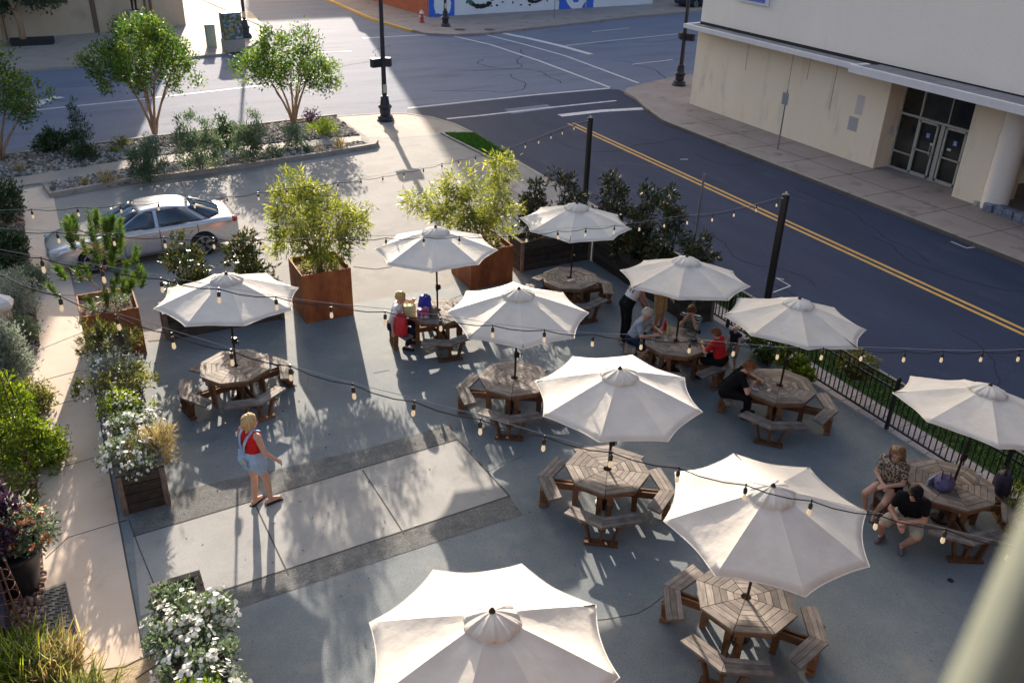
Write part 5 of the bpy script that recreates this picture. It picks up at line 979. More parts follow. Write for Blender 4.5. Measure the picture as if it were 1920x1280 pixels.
def person(label,root,yaw,sit=None,s=1.0,lean=0.0,side=0.0,head=(0,0),hl=None,hr=None,fl=None,fr=None,skin='fair',shirt=None,bottom=None,hair=None,shoes=None,wide=1.0,curl=.9,kneeout=.12,epole=((-.5,.8,-.5),(-.5,-.8,-.5)),hat=None,bare=False,group=None,extra=None,cat='person'):
    """local frame: x forward, y left. hands/feet: local tuples or ('w',x,y,z) world points"""
    x0,y0,z0=root; cy,sy=math.cos(yaw),math.sin(yaw)
    def loc(t):
        if t[0]=='w': dx,dy=t[1]-x0,t[2]-y0; return Vector((dx*cy+dy*sy,-dx*sy+dy*cy,t[3]-z0))
        return Vector(t)*1.0
    ph=.93*s if sit is None else sit+.105
    P=Vector((0,0,ph)); U=Vector((math.sin(lean),math.sin(side),math.cos(lean)*math.cos(side))).normalized(); Lt=Vector((0,1,0)); Fw=Lt.cross(U).normalized(); Fw=Fw if Fw.x>0 else -Fw
    Fw=(Vector((1,0,0))-U*U.x).normalized(); Lt=U.cross(Fw)
    hipL,hipR=P+Vector((0,.09*s*wide,0)),P-Vector((0,.09*s*wide,0)); C=P+U*.30*s; SH=P+U*.455*s; shL,shR=SH+Lt*.165*s*wide**.5,SH-Lt*.165*s*wide**.5; NK=P+U*.50*s
    hyaw,hpit=head; HU=(U*.6+Vector((0,0,1))*.4).normalized(); hf=(Fw*math.cos(hyaw)+Lt*math.sin(hyaw)); hf=(hf*math.cos(hpit)+HU*math.sin(hpit)).normalized(); hl_=HU.cross(hf).normalized(); hu=hf.cross(hl_).normalized()
    H=NK+HU*.155*s+hf*.025*s
    hl=loc(hl) if hl else shL+Vector((.12,.12,-.52))*s; hr=loc(hr) if hr else shR+Vector((.12,-.12,-.52))*s
    if sit is None: dl,dr=(.03,.10,.07),(-.03,-.10,.07)
    else: dl,dr=(.44*s,.13,.07),(.44*s,-.13,.07)
    fl=loc(fl or dl); fr=loc(fr or dr)
    eL,wL=ik(shL,hl,.285*s,.255*s,Vector(epole[0])); eR,wR=ik(shR,hr,.285*s,.255*s,Vector(epole[1]))
    kL,aL=ik(hipL,fl,.435*s,.425*s,Vector((1,kneeout*2,.35))); kR,aR=ik(hipR,fr,.435*s,.425*s,Vector((1,-kneeout*2,.35)))
    w=wide; o_=Lt*.055*s*w; body=[(hipL,hipR,.105*s*w,.105*s*w)]
    for q in(-1,1): body+=[(P+o_*q,C-U*.09*s+o_*q*.9,.115*s*w,.10*s*w),(C-U*.09*s+o_*q*.9,C+U*.09*s+o_*q*1.25,.10*s*w,.105*s*w**.7)]
    body+=[(shL,shR,.062*s,.062*s),(SH-U*.02*s,NK+U*.03*s,.085*s,.058*s),(NK,H,.055*s,.05*s)]
    body+=[(H-hf*.018*s+hu*.018*s,H+hu*.02*s,.092*s,.088*s),(H+hf*.03*s-hu*.01*s,H+hf*.055*s-hu*.085*s,.070*s,.042*s),(H+hf*.085*s,H+hf*.108*s-hu*.025*s,.012*s,.014*s)]
    for q in(-1,1): body.append((H+hl_*.088*s*q-hf*.015*s+hu*.01*s,H+hl_*.090*s*q-hf*.018*s-hu*.025*s,.017*s,.012*s))
    for sh,e,wr in((shL,eL,wL),(shR,eR,wR)): body+=[(sh,e,.051*s*w**.5,.040*s*w**.4),(e,wr,.041*s*w**.4,.027*s)]
    for hp,k,a in((hipL,kL,aL),(hipR,kR,aR)): body+=[(hp,k,.088*s*w**.6,.058*s*w**.4),(k,k.lerp(a,.35),.055*s*w**.4,.056*s*w**.4),(k.lerp(a,.35),a,.055*s*w**.4,.036*s)]
    feet=[]
    for k,a,q in((kL,aL,1),(kR,aR,-1)):
        d=Vector((1,.22*q,0)).normalized(); hz=a.z-.035*s; heel=Vector((a.x,a.y,hz))-d*.045*s; toe=Vector((a.x,a.y,hz-.012*s))+d*.145*s; feet.append((heel,toe)); body+=[(heel,toe,.038*s,.030*s),(a,toe,.036*s,.022*s)]
    hands=[]
    for e,wr,q in((eL,wL,1),(eR,wR,-1)):
        d=(wr-e).normalized(); pl=(Lt*(-q)*.4+Vector((0,0,-1))*.8); pl=(pl-d*pl.dot(d)).normalized(); sd=d.cross(pl); m=wr+d*.085*s
        body+=[(wr+d*.02*s+sd*.016*s,m+sd*.022*s,.020*s,.017*s),(wr+d*.02*s-sd*.016*s,m-sd*.022*s,.020*s,.017*s)]
        for i,off in enumerate((-.032,-.011,.011,.031)):
            ln=(.060,.072,.068,.052)[i]*s; p0=m+sd*off*s; p1=p0+(d*math.cos(curl*.4)+pl*math.sin(curl*.4))*ln*.55; p2=p1+(d*math.cos(curl)+pl*math.sin(curl))*ln*.5; body+=[(p0,p1,.0105*s,.0095*s),(p1,p2,.0095*s,.008*s)]
        t0=wr+d*.03*s-sd*.028*s*q; t1=t0+(d*.6-sd*.6*q+pl*.4).normalized()*.045*s; t2=t1+(d*.85+pl*.4).normalized()*.035*s; body+=[(t0,t1,.014*s,.011*s),(t1,t2,.011*s,.009*s)]; hands.append((m+pl*.03*s,d,pl))
    po=remeshed('person',body,.0095,SK[skin],None,it=2); po.location=root; po.rotation_euler=(0,0,yaw); tag(po,label,cat,group)
    def part(name,prims,mat,vox=.012,it=3,rough=(.09,.022)): return remeshed(name,prims,vox,mat,po,it=it,rough=rough)
    for q in(-1,1): b=MB(); b.ball(H+hf*.092*s+hl_*.032*s*q+hu*.012*s,(.011*s,.011*s,.008*s),8,6); b.build('eye',m_eye,po,smooth=True)
    b=MB(); b.ball(H+hf*.099*s-hu*.058*s,(.010*s,.022*s,.007*s),8,6,M=Matrix((hf,hl_,hu)).transposed()); b.build('mouth',m_lip,po,smooth=True)
    I=dict(P=P,U=U,C=C,SH=SH,NK=NK,H=H,hf=hf,hu=hu,hl=hl_,Lt=Lt,Fw=Fw,shL=shL,shR=shR,eL=eL,eR=eR,wL=wL,wR=wR,hipL=hipL,hipR=hipR,kL=kL,kR=kR,aL=aL,aR=aR,s=s,hands=hands,feet=feet)
    if shirt:
        mat,sleeve,length=shirt; i=.014*s; pr=[]
        for q in(-1,1): pr+=[(P+U*(.16-length)*s+o_*q*1.05,C-U*.09*s+o_*q*.95,.129*s*w,.117*s*w),(C-U*.09*s+o_*q*.95,C+U*.09*s+o_*q*1.25,.117*s*w,.120*s*w**.7)]
        if sleeve>=0: pr+=[(shL,shR,.078*s,.078*s),(SH-U*.03*s,SH+U*.015*s,.095*s,.078*s)]
        else: pr+=[(SH+Lt*.085*s-U*.03*s,SH+Lt*.09*s+U*.03*s,.075*s,.045*s),(SH-Lt*.085*s-U*.03*s,SH-Lt*.09*s+U*.03*s,.075*s,.045*s)]
        if sleeve>0:
            for sh,e,wr in((shL,eL,wL),(shR,eR,wR)):
                if sleeve<=1: pr.append((sh,sh.lerp(e,sleeve),.068*s*w**.5,.064*s*w**.5))
                else: pr+=[(sh,e,.066*s,.054*s),(e,e.lerp(wr,sleeve-1),.054*s,.042*s)]
        part('shirt',pr,mat)
    if bottom:
        mat,kind,f=bottom; pr=[(hipL,hipR,.122*s*w,.122*s*w),(P+o_,P+U*(.13 if kind=='trousers' else .07)*s+o_,.130*s*w,.128*s*w),(P-o_,P+U*(.13 if kind=='trousers' else .07)*s-o_,.130*s*w,.128*s*w)]
        for hp,k,a in((hipL,kL,aL),(hipR,kR,aR)):
            if f<=1: pr.append((hp,hp.lerp(k,f),.106*s*w**.6,(.092 if kind!='tight' else .078)*s*w**.5))
            else: pr+=[(hp,k,.102*s*w**.6,.072*s*w**.5),(k,k.lerp(a,f-1),.070*s,.054*s)]
        part(kind if kind not in('tight',) else 'shorts',pr,mat)
    if hair:
        mat,style=hair; c=H-hf*.026*s+hu*.028*s; pr=[(c-hu*.01*s,c+hf*.012*s+hu*.012*s,.101*s,.095*s)]
        if style=='short': pr+=[(c-hf*.035*s-hu*.05*s,c-hf*.03*s,.072*s,.085*s)]+[(c+hl_*.06*s*q-hu*.03*s,c+hl_*.055*s*q,.045*s,.05*s) for q in(-1,1)]
        if style=='bob': pr+=[(c-hf*.04*s-hu*.09*s,c-hf*.03*s,.075*s,.09*s)]+[(c+hl_*.075*s*q-hu*.10*s-hf*.01*s,c+hl_*.07*s*q,.038*s,.05*s) for q in(-1,1)]
        if style=='long':
            for q in(-1,0,1): pr+=[(c+hl_*.06*s*q-hf*.035*s,NK+Lt*.08*s*q-Fw*.075*s,.06*s,.05*s),(NK+Lt*.08*s*q-Fw*.075*s,SH+Lt*.09*s*q-Fw*.09*s-U*.15*s,.05*s,.03*s)]
            pr+=[(c+hl_*.08*s*q,c+hl_*.085*s*q-hu*.17*s,.035*s,.028*s) for q in(-1,1)]
        if style=='bald': pr=[(c-hf*.055*s-hu*.035*s,c-hf*.05*s,.066*s,.066*s)]+[(c+hl_*.07*s*q-hu*.045*s-hf*.01*s,c+hl_*.068*s*q-hu*.02*s-hf*.02*s,.034*s,.036*s) for q in(-1,1)]
        part('hair',pr,mat,.010,1,(.028,.034))
    if hat:
        c=H-hf*.022*s+hu*.058*s; part('cap',[(c,c+hf*.012*s,.093*s,.088*s),(c+hf*.08*s+hl_*.035*s,c+hf*.155*s+hl_*.03*s,.016*s,.012*s),(c+hf*.08*s-hl_*.035*s,c+hf*.155*s-hl_*.03*s,.016*s,.012*s),(c+hf*.08*s,c+hf*.165*s,.016*s,.012*s)],hat,.010,2,None)
    if shoes:
        mat,sole=shoes
        for (heel,toe),a in zip(feet,(aL,aR)):
            if mat: so=remeshed('shoe',[(heel,toe,.050*s,.041*s),(Vector((a.x,a.y,a.z-.01*s)),heel,.047*s,.047*s),(Vector((a.x,a.y,a.z-.02*s)),toe,.045*s,.034*s)],.010,mat,po,it=2)
            d=(toe-heel).normalized(); zz=min(heel.z,toe.z)-.036*s; b=MB(); b.beam((*(heel-d*.05*s).xy,zz),(*(toe+d*.045*s).xy,zz),.092*s,.022*s); b.build('sole',sole,so if mat else po,bevel=.006)
    if extra: extra(po,I,part)
    return po
F_=fabric
m_denim=F_('pale_denim',(.34,.46,.63)); m_red=F_('red_cotton',(.50,.022,.025)); m_blackc=F_('black_cotton',(.012,.012,.014)); m_whitec=F_('white_cotton',(.66,.64,.66)); m_greyc=F_('blue_grey_cotton',(.30,.34,.40)); m_navyc=F_('navy_cotton',(.018,.024,.05)); m_tanc=F_('tan_twill',(.46,.31,.14)); m_khaki=F_('khaki_twill',(.38,.34,.26)); m_greysh=F_('grey_twill',(.22,.22,.23))
m_blond=noisy('blond_hair',(.36,.22,.08),(.66,.49,.24),scale=26,rough=.6,fine=.3,fscale=90,stretch=(1,1,.3)); m_brown=noisy('brown_hair',(.06,.03,.014),(.14,.07,.03),scale=24,rough=.6,fine=.3,fscale=90); m_grey=noisy('grey_hair',(.40,.38,.36),(.58,.56,.54),scale=24,rough=.6,fine=.2,fscale=90); m_ltbrown=noisy('light_brown_hair',(.13,.07,.035),(.34,.21,.11),scale=26,rough=.6,fine=.3,fscale=90,stretch=(1,1,.3)); m_auburn=noisy('auburn_hair',(.13,.045,.018),(.27,.11,.045),scale=24,rough=.6,fine=.3,fscale=90); m_palebl=noisy('platinum_hair',(.50,.42,.30),(.68,.60,.46),scale=24,rough=.6,fine=.2,fscale=90)
m_sole=plain('shoe_sole',(.55,.53,.50),rough=.8); m_soledk=plain('dark_sole',(.02,.018,.018),rough=.8); m_shoegr=F_('grey_canvas_shoe',(.13,.13,.14)); m_shoetan=F_('tan_shoe',(.34,.24,.15)); m_shoedk=F_('dark_shoe',(.03,.03,.035))
m_stripe,nt,out=nodes('striped_knit'); tc=N(nt,'TexCoord'); wv=N(nt,'TexWave',bands_direction='Z',i_Scale=9.0); nt.links.new(tc.outputs['Object'],wv.inputs['Vector']); r=ramp(nt,[(0,(.02,.05,.055)),(.78,(.025,.06,.065)),(.84,(.42,.50,.50)),(1,(.42,.50,.50))]); nt.links.new(wv.outputs['Fac'],r.inputs[0]); bs=N(nt,'BsdfPrincipled'); bs.inputs['Roughness'].default_value=.9; nt.links.new(r.outputs[0],bs.inputs['Base Color']); nt.links.new(bs.outputs[0],out.inputs[0])
m_leop,nt,out=nodes('leopard_print'); tc=N(nt,'TexCoord'); vo=N(nt,'TexVoronoi',i_Scale=26.0); nt.links.new(tc.outputs['Object'],vo.inputs['Vector']); r=ramp(nt,[(0,(.30,.20,.12)),(.22,(.30,.20,.12)),(.30,(.03,.022,.02)),(.50,(.04,.03,.025)),(.56,(.40,.32,.25)),(1,(.42,.35,.28))]); nt.links.new(vo.outputs['Distance'],r.inputs[0]); bs=N(nt,'BsdfPrincipled'); bs.inputs['Roughness'].default_value=.9; nt.links.new(r.outputs[0],bs.inputs['Base Color']); nt.links.new(bs.outputs[0],out.inputs[0])
W=lambda px,py,h:('w',*g3(px,py,h))
CAMA=math.atan2(CF[1],CF[0])   # heading of the view on the ground
# --- woman in overalls, seen from behind
def overalls(po,I,part):
    s=I['s'];P,U,C,Lt,Fw,SH=(I[k] for k in('P','U','C','Lt','Fw','SH')); w=1.16; o=Lt*.06*s*w
    pr=[(P+o*q,P+U*.10*s+o*q*.95,.150*s*w,.138*s*w) for q in(-1,1)]+[(I['hipL'],I['hipL'].lerp(I['kL'],.34),.120*s*w,.112*s*w),(I['hipR'],I['hipR'].lerp(I['kR'],.34),.120*s*w,.112*s*w),(I['hipL'],I['hipR'],.13*s*w,.13*s*w)]
    ov=part('overalls',pr,m_denim)
    for q in(-1,1):
        pts=[P+U*.14*s-Fw*.150*s+Lt*.015*q*s,C+U*.02*s-Fw*.158*s+Lt*.05*q*s,SH-U*.02*s-Fw*.128*s+Lt*.085*q*s,SH+U*.095*s-Fw*.02*s+Lt*.10*q*s,SH+U*.02*s+Fw*.115*s+Lt*.085*q*s,C-U*.02*s+Fw*.155*s+Lt*.07*q*s]
        b=MB()
        for a_,b_ in zip(pts[:-1],pts[1:]): b.beam(a_,b_,.05,.014,up=tuple(-Fw) if a_ is not pts[2] and a_ is not pts[3] else (0,0,1))
        b.build('strap',m_denim,ov,bevel=.004)
    b=MB(); b.box(P-Fw*.172*s*w*.93-Lt*.07*s+U*.02*s,(.02,.13*s,.13*s)); b.build('pocket',F_('denim_pocket',(.28,.37,.50)),ov,bevel=.005)
    b=MB(); b.box(P-Fw*.180*s*w*.93-Lt*.07*s+U*.05*s,(.02,.11*s,.035*s)); b.build('patch',plain('yellow_patch',(.70,.46,.05),rough=.8),ov,bevel=.004)
wr=g(485,950); rt=(wr[0],wr[1],.01)
person('woman in red top and pale denim overalls standing with her back turned',rt,rad(24),None,1.06,lean=.05,head=(-.35,-.12),hr=W(519,862,1.0),hl=(.22,.26,1.06),fl=(.02,.11,.085),fr=(.20,-.08,.085),skin='fair',shirt=(m_red,-1,.1),hair=(m_blond,'bob'),shoes=(None,m_soledk),wide=1.16,extra=overalls,epole=((-.2,1,-.3),(-.5,-.5,-.8)))
# --- woman in white shirt at the shopping-bag table
def whiteprint(po,I,part):
    s=I['s'];b=MB(); b.ball(I['C']+I['U']*.09*s+I['Fw']*.125*s,(.016,.11,.03),12,8); b.build('shirt_print',plain('red_print',(.55,.06,.07),rough=.8),po,smooth=True)
T5=TAB['U5']; q5=(T5[0]+1.03*math.cos(1.426+PI/2),T5[1]+1.03*math.sin(1.426+PI/2),.0)
person('blonde woman in a white T-shirt resting her head on one hand by the shopping bags',(q5[0],q5[1],0),rad(-28),.45,1.05,lean=.28,side=.0,head=(-.25,-.15),hl=W(776,561,1.14),hr=W(737,622,.52),fl=(.42,.12,.07),fr=(.30,-.2,.07),shirt=(m_whitec,.5,.12),bottom=(m_navyc,'jeans',1.8),hair=(m_blond,'short'),shoes=(m_shoedk,m_soledk),wide=1.05,extra=whiteprint,skin='ruddy',epole=((.3,.9,-.6),(-.5,-.8,.1)))
# --- group at the busiest table
T4=TAB['U4']; 
def seat(T,b,k,r=1.03,off=0): a=b+k*PI/2; return (T[0]+r*math.cos(a)-off*math.sin(a),T[1]+r*math.sin(a)+off*math.cos(a),0),a+PI
p4,a4=seat(T4,.52,1,1.0,.0)
person('grey haired man in a blue grey T-shirt leaning on the busiest table',p4,a4+.05,.45,1.06,lean=.42,head=(0,-.45),hl=(.55,.10,.80),hr=(.52,-.16,.80),fl=(.34,.2,.07),fr=(.22,-.22,.07),shirt=(m_greyc,.6,.13),bottom=(m_navyc,'shorts',.85),hair=(m_grey,'short'),shoes=(m_shoetan,m_sole),wide=1.08,skin='ruddy',curl=1.1)
p4,a4=seat(T4,.52,0,.98,.05)
person('man in a dark striped shirt with both hands clasped at his mouth',p4,a4+.15,.45,1.04,lean=.40,head=(0,-.3),hl=(.36,.06,1.10),hr=(.36,-.05,1.08),shirt=(m_stripe,.65,.13),bottom=(m_navyc,'shorts',.9),hair=(m_brown,'short'),shoes=(m_shoedk,m_sole),skin='tan',curl=1.5,epole=((.1,.7,-1),(.1,-.7,-1)))
p4,a4=seat(T4,.52,3,1.0,.12)
person('boy in a bright red T-shirt sitting at the busiest table, back turned',p4,a4-.15,.45,.93,lean=.36,head=(.2,-.45),hl=(.42,.12,.80),hr=(.44,-.10,.80),shirt=(m_red,.7,.16),bottom=(m_blackc,'shorts',.85),hair=(m_auburn,'short'),shoes=(m_shoedk,m_sole),skin='fair')
w4=g(1172,645); 
person('dark trousered woman in a white vest bending over beside the busiest table',(w4[0],w4[1]+.1,.0),rad(-5),None,1.04,lean=.55,head=(0,-.4),hl=(.50,.16,.86),hr=(.56,-.12,.80),shirt=(m_whitec,-1,.13),bottom=(m_blackc,'trousers',1.95),hair=(m_ltbrown,'long'),shoes=(m_shoetan,m_sole),skin='tan',epole=((-.3,.5,-.8),(-.3,-.5,-.8)))
w5=g(1248,632); 
person('man in tan shorts and a dark shirt standing mostly hidden under the shaded parasol',(w5[0],w5[1]+.35,.0),rad(-60),None,1.05,lean=.1,head=(0,-.3),hl=(.3,.15,1.0),hr=(.3,-.15,1.0),shirt=(m_blackc,.6,.12),bottom=(m_tanc,'shorts',.9),hair=(m_brown,'short'),shoes=(m_shoedk,m_sole),skin='tan')
w8=g(1370,690)
person('small fair haired child in a navy vest and grey shorts standing by the fence',(w8[0],w8[1],.0),rad(200),None,.63,lean=.12,head=(0,-.35),hl=(.14,.14,.52),hr=(.16,-.12,.54),shirt=(m_navyc,.12,.14),bottom=(m_greysh,'shorts',.85),hair=(m_palebl,'short'),shoes=(m_shoetan,m_sole),skin='fair')
# --- man at the next table
T8=TAB['U8']; p8,a8=seat(T8,.738,1,1.02,.12); p8,a8=seat(T8,.738,1,1.0,.22)
def tee(po,I,part):
    s=I['s'];b=MB(); b.ball(I['C']+I['U']*.08*s+I['Fw']*.117*s,(.016,.07,.018),12,8); b.build('shirt_print',plain('olive_print',(.22,.24,.16),rough=.8),po,smooth=True)
person('auburn haired man in black bending over his phone at a table by himself',p8,a8+.12,.45,1.06,lean=.62,head=(-.05,-.25),hl=(.60,.16,.80),hr=(.50,-.10,.80),shirt=(m_blackc,.5,.13),bottom=(m_blackc,'trousers',1.9),hair=(m_auburn,'short'),shoes=(m_shoedk,m_soledk),skin='fair',wide=1.06,extra=tee,epole=((-.2,.9,-.5),(-.2,-.9,-.4)))
# --- couple by the fence at the right
TR=TAB['UR']; 
pr_=g(1668,908,.55); 
person('woman in a leopard print top and dark shorts sitting on a bench by the fence',(pr_[0],pr_[1],0),CAMA+PI-.75,.45,1.05,lean=.10,head=(.35,-.35),hl=(.30,.05,.70),hr=(.28,-.04,.70),fl=W(1640,962,.08),fr=W(1622,952,.08),shirt=(m_leop,.55,.12),bottom=(m_blackc,'tight',.35),hair=(m_ltbrown,'long'),shoes=(None,m_soledk),skin='fair')
pm=g(1706,962,.55)
person('man in a black T-shirt, khaki shorts and dark cap leaning on his knees',(pm[0],pm[1],0),CAMA+PI-.55,.45,1.07,lean=.50,head=(.55,-.5),hl=(.42,.02,.66),hr=(.44,-.10,.60),fl=W(1690,1022,.08),fr=W(1652,1002,.08),shirt=(m_blackc,.55,.13),bottom=(m_khaki,'shorts',.86),hat=m_blackc,hair=(m_brown,'short'),shoes=(m_shoegr,m_sole),skin='ruddy',wide=1.07,kneeout=.2)
# statue on its pedestal in front of the plaster building
m_bronze=plain('statue_bronze',(.035,.028,.022),rough=.5,metal=.6); SK['bronze']=m_bronze
fx,fy=lw.location.x,lw.location.y; a=lw.rotation_euler.z; q=onY(250,20,63.0); stx,sty=q[0],62.2
e=empty('statue_pedestal',(stx,sty,0),a,'pale block pedestal against the plaster building','pedestal'); b=MB(); b.box((0,0,.65),(.95,.7,1.3)); b.build('block',m_corner,e,bevel=.03); b=MB(); b.box((0,.0,1.33),(1.1,.85,.08)); b.build('cap',m_corner,e); b=MB()
M_=MB(); M_.box((0,-.36,.95),(.5,.03,.34)); M_.build('plaque',m_bronze,e)
st_=person('dark bronze standing statue on the pale pedestal, cut by the top edge',(stx,sty,1.37),rad(-70),None,1.05,skin='bronze',shirt=(m_bronze,1.8,.14),bottom=(m_bronze,'trousers',1.95),shoes=(m_bronze,m_bronze),cat='statue'); st_.name='statue'
# ================================================================== SMALL THINGS
m_bagred=plain('red_nylon',(.55,.02,.03),rough=.5); m_bagblue=plain('blue_plastic',(.035,.04,.40),rough=.35); m_bagyel=plain('straw_yellow_bag',(.56,.50,.25),rough=.7); m_purple=plain('purple_nylon',(.085,.075,.19),rough=.6)
m_pinkbag,nt,out=nodes('floral_print'); tc=N(nt,'TexCoord'); vo=N(nt,'TexVoronoi',i_Scale=14.0); nt.links.new(tc.outputs['Object'],vo.inputs['Vector']); r=ramp(nt,[(0,(.62,.58,.62)),(.35,(.55,.5,.56)),(.5,(.36,.05,.16)),(.7,(.10,.03,.20)),(1,(.6,.55,.6))]); nt.links.new(vo.outputs['Color'],r.inputs[0]); bs=N(nt,'BsdfPrincipled'); nt.links.new(r.outputs[0],bs.inputs['Base Color']); bs.inputs['Roughness'].default_value=.5; nt.links.new(bs.outputs[0],out.inputs[0])
def softbag(name,loc,rz,size,mat,label,seed,crumple=.12,topw=.55,handles=None,cat='bag',rnd=0):
    e=empty(name,loc,rz,label,cat); bm=bmesh.new(); bmesh.ops.create_cube(bm,size=1); bmesh.ops.subdivide_edges(bm,edges=bm.edges,cuts=5,use_grid_fill=True); rn=random.Random(seed)
    for v in bm.verts:
        if rnd: v.co=v.co.lerp(v.co.normalized()*.60,rnd)
        z=max(0,min(1,v.co.z+.5)); k=1-(1-topw)*z**1.5; v.co.x*=k*(1+.0*z); v.co.y*=(1-.7*(1-topw)*z); r_=Vector((v.co.x,v.co.y,0)); 
        v.co.x*=1.06-.35*r_.length**2; v.co.y*=1.06-.35*r_.length**2
        v.co+=Vector((rn.uniform(-1,1),rn.uniform(-1,1),rn.uniform(-1,1)*.6))*crumple*(.25+.75*z)*.5; v.co.z=max(-.5,v.co.z); v.co=Vector((v.co.x*size[0],v.co.y*size[1],(v.co.z+.5)*size[2]))
    me=bpy.data.meshes.new('bag_body'); bm.to_mesh(me); bm.free(); me.materials.append(mat); me.polygons.foreach_set('use_smooth',[True]*len(me.polygons)); o=bpy.data.objects.new('bag_body',me); COL.objects.link(o); o.parent=e; md=o.modifiers.new('s','SUBSURF'); md.levels=1; md.render_levels=1
    if handles:
        b=MB()
        for s in(-1,1): b.tube([(-size[0]*.2,s*size[1]*.18,size[2]*.9),(-size[0]*.16,s*size[1]*.2,size[2]*1.2),(size[0]*.16,s*size[1]*.2,size[2]*1.2),(size[0]*.2,s*size[1]*.18,size[2]*.9)],.010,n=6)
        b.build('handle',handles,e,smooth=True)
    return e
b5=(T5[0]+1.0*math.cos(1.426+PI/2+.33),T5[1]+1.0*math.sin(1.426+PI/2+.33))
e=softbag('drawstring_bag',(T5[0]+.99*math.cos(1.426+PI/2+.36),T5[1]+.99*math.sin(1.426+PI/2+.36),SEATZ+.005),1.2,(.42,.30,.46),m_bagred,'red drawstring bag on the bench beside the woman in white',3,.14,.72,handles=m_bagred,rnd=.45)
TP=.756
q=g(797,585,TP); softbag('shopping_bag',(*q,TP),.3,(.34,.24,.42),m_bagblue,'bright blue crumpled shopping bag on the sunlit table',4,.34,.5,rnd=.2)
q=g(768,592,TP); softbag('shopping_bag',(*q,TP),-.2,(.30,.20,.27),m_bagyel,'straw yellow bag on the table in front of the woman in white',5,.10,.9,handles=m_bagyel)
q=g(789,596,TP); softbag('shopping_bag',(q[0]+.05,q[1]-.02,TP),.1,(.28,.16,.24),m_pinkbag,'white bag with pink and purple print between the yellow and blue bags',6,.10,.9)
q=g(806,592,TP); softbag('shopping_bag',(q[0]+.1,q[1],TP),.5,(.16,.14,.2),F_('grey_wicker',(.20,.18,.16)),'small grey woven bag next to the printed bag',7,.06,.9)
def bottle(px,py,z,r_,h,mat,capm,label,name='bottle'):
    e=empty(name,(*g(px,py,z),z),0,label,'bottle'); b=MB(); b.lathe([(r_*.9,0),(r_,.01),(r_,h*.55),(r_*.45,h*.75),(r_*.38,h*.92)],n=14); b.build('body',mat,e,smooth=True,auto=40); b=MB(); b.lathe([(r_*.44,h*.9),(r_*.44,h)],n=12); b.build('cap',capm,e); return e
bottle(1252,628,TP,.042,.30,plain('pale_glass',(.42,.42,.20),rough=.1),plain('green_cap',(.08,.2,.08)),'pale yellow glass bottle on the busiest table'); bottle(1246,618,TP,.04,.24,m_red,m_bagred,'red sauce bottle beside the pale glass bottle')
e=empty('condiment_box',(*g(1299,640,TP),TP),.4,'small dark caddy on the busiest table before the red shirted boy','caddy'); b=MB(); b.box((0,0,.04),(.16,.12,.08)); b.build('box',m_dark,e,bevel=.008); b=MB(); b.tube([(-.07,0,.07),(-.07,0,.16),(.07,0,.16),(.07,0,.07)],.006); b.build('handle',m_iron,e)
def phone(px,py,z,rz,label,tilt=.35):
    e=empty('phone',(*g(px,py,z),z),rz,label,'phone'); e.rotation_euler=(tilt,0,rz); b=MB(); b.box((0,0,.005),(.078,.155,.009)); b.build('case',m_dark,e,bevel=.003); b=MB(); b.box((0,0,.0105),(.070,.140,.002)); b.build('screen',plain('phone_screen',(.30,.36,.44),rough=.1),e)
phone(1415,730,.83,.9,'phone held over the table by the man in black',.25); phone(1230,627,.80,1.4,'phone in the hands of the grey haired man',.2)
e=softbag('backpack',(*g(1768,912,TP),TP),.6,(.42,.32,.21),m_purple,'purple backpack lying on the table by the fence',9,.22,.62,handles=m_dark,rnd=.8)
q=g(1744,905,TP); e=empty('tablet',(*q,TP),rad(10),'pale blue tablet lying against the purple backpack','tablet'); b=MB(); b.box((0,0,.05),(.22,.02,.13)); b.build('case',plain('tablet_blue',(.50,.55,.75),rough=.3),e,bevel=.006); b=MB(); b.box((0,-.0115,.05),(.19,.003,.10)); b.build('screen',plain('tablet_screen',(.36,.42,.66),rough=.15),e)
q=g(1832,902,TP); e=empty('plastic_cup',(*q,TP),0,'clear plastic cup on the table by the fence','cup'); m_clear,nt,out=nodes('clear_plastic'); bs=N(nt,'BsdfPrincipled'); bs.inputs['Base Color'].default_value=(.8,.82,.88,1); bs.inputs['Roughness'].default_value=.1; bs.inputs['Transmission Weight'].default_value=.75; bs.inputs['IOR'].default_value=1.2; nt.links.new(bs.outputs[0],out.inputs[0]); b=MB(); b.lathe([(.03,0),(.045,.14),(.048,.145),(.044,.145),(.028,.01)],n=16); b.build('cup',m_clear,e,smooth=True,auto=40); b=MB(); b.lathe([(.05,.145),(.05,.155),(.03,.17)],n=16); b.build('lid',m_clear,e)
a_=1.047+PI/2*0; s4=g(1874,925,SEATZ); softbag('backpack',(s4[0],s4[1],SEATZ+.005),1.0,(.36,.24,.44),plain('navy_nylon',(.018,.018,.04),rough=.6),'dark navy backpack upright on the far bench by the fence',12,.14,.72,handles=m_dark,rnd=.7)
b=MB(); q=g(1070,525,TP); b.box((q[0],q[1],TP+.003),(.22,.10,.004),rz=.2); top('paper_slip',b,m_white,'white paper slip lying on the farthest picnic table','paper')
b=MB(); q=g(1442,731,TP); b.box((q[0],q[1],TP+.004),(.10,.06,.004),rz=.5); top('napkin',b,m_white,'crumpled napkin on the table of the man in black','napkin')
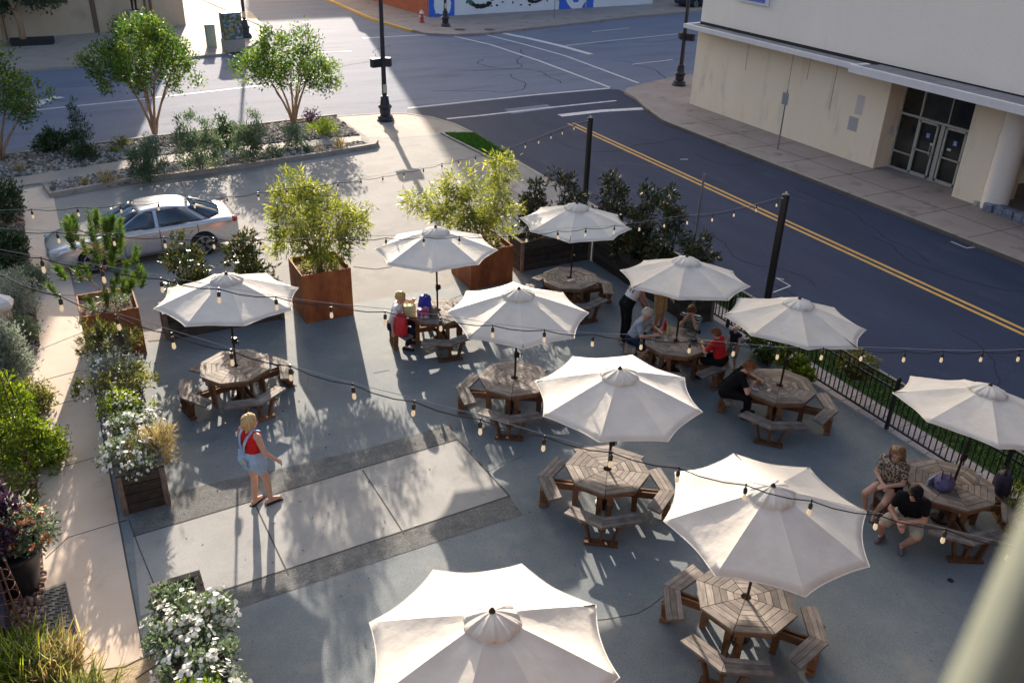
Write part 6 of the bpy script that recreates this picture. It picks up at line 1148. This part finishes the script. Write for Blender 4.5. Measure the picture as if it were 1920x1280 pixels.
# fallen leaves and specks
P=np.column_stack([RNG.random(420)*13,RNG.random(420)*17+1.5,np.full(420,.014)]); D=RNG.normal(size=P.shape); D[:,2]*=.1; V,Fq,t=leafgeo(P,D,.045*(.4+RNG.random(420)),.022,RNG.random(420)); o=npmesh('leaf_litter',V,Fq,t,leafmat('dry_leaf',(.05,.03,.015),(.16,.10,.05),(.50,.46,.38),.1)); tag(o,'scattered dry leaves and specks on the patio','leaves',kind='stuff')
b=MB(); q=g(1782,1088); b.lathe([(.05,0),(.045,.012)],(q[0],q[1],.004),n=9); top('oil_spot_cap',b,m_dark,'small black cap lying on the patio near the right edge','cap')
# out of focus rail of the upper terrace right in front of the lens
A_=Vector(atZ(1835,1300,.36)); B_=Vector(atZ(1965,985,.42)); d=(B_-A_); e=empty('terrace_rail',A_-d*1.2,0,'out of focus grey green rail close to the lens, bottom right corner','railing'); b=MB(); b.tube([(0,0,0),d*3.6],.0125,n=20); b.build('bar',plain('rail_paint',(.13,.14,.115),rough=.95,spec=.05),e,smooth=True,auto=40); b=MB(); o_=CR*.028; b.tube([Vector(o_)+Vector((0,0,-.0)),Vector(o_)+d*3.6],.008,n=14); b.build('shadow_side_bar',plain('rail_shadow_side',(.05,.06,.045),rough=.95,spec=.05),e,smooth=True,auto=40)  # second, darker bar paints in the shaded side of the rail
# ================================================================== LIGHT
SUN_AZ=rad(13.0); SUN_EL=rad(17.4)
w=bpy.data.worlds.new('World'); sc.world=w; w.use_nodes=True; nt=w.node_tree; bg=nt.nodes['Background']; sky=nt.nodes.new('ShaderNodeTexSky'); sky.sky_type='NISHITA'; sky.sun_disc=False; sky.sun_elevation=SUN_EL; sky.sun_rotation=SUN_AZ; sky.air_density=1.0; sky.dust_density=5.0; sky.ozone_density=1.0
nt.links.new(sky.outputs[0],bg.inputs[0]); bg.inputs[1].default_value=SKY_STR
sd=bpy.data.lights.new('sun','SUN'); sd.energy=SUN_STR; sd.angle=rad(.5); sd.color=(1,.87,.72); so=bpy.data.objects.new('sun',sd); COL.objects.link(so)
sv=Vector((math.sin(SUN_AZ)*math.cos(SUN_EL),math.cos(SUN_AZ)*math.cos(SUN_EL),math.sin(SUN_EL))); so.rotation_mode='QUATERNION'; so.rotation_quaternion=(-sv).to_track_quat('-Z','Y'); so.location=(0,0,40)
vs=sc.view_settings; vs.view_transform='Standard'; vs.look='None'; vs.exposure=EXPO; vs.gamma=1
sc.cycles.max_bounces=6; sc.cycles.transparent_max_bounces=6; sc.cycles.diffuse_bounces=3
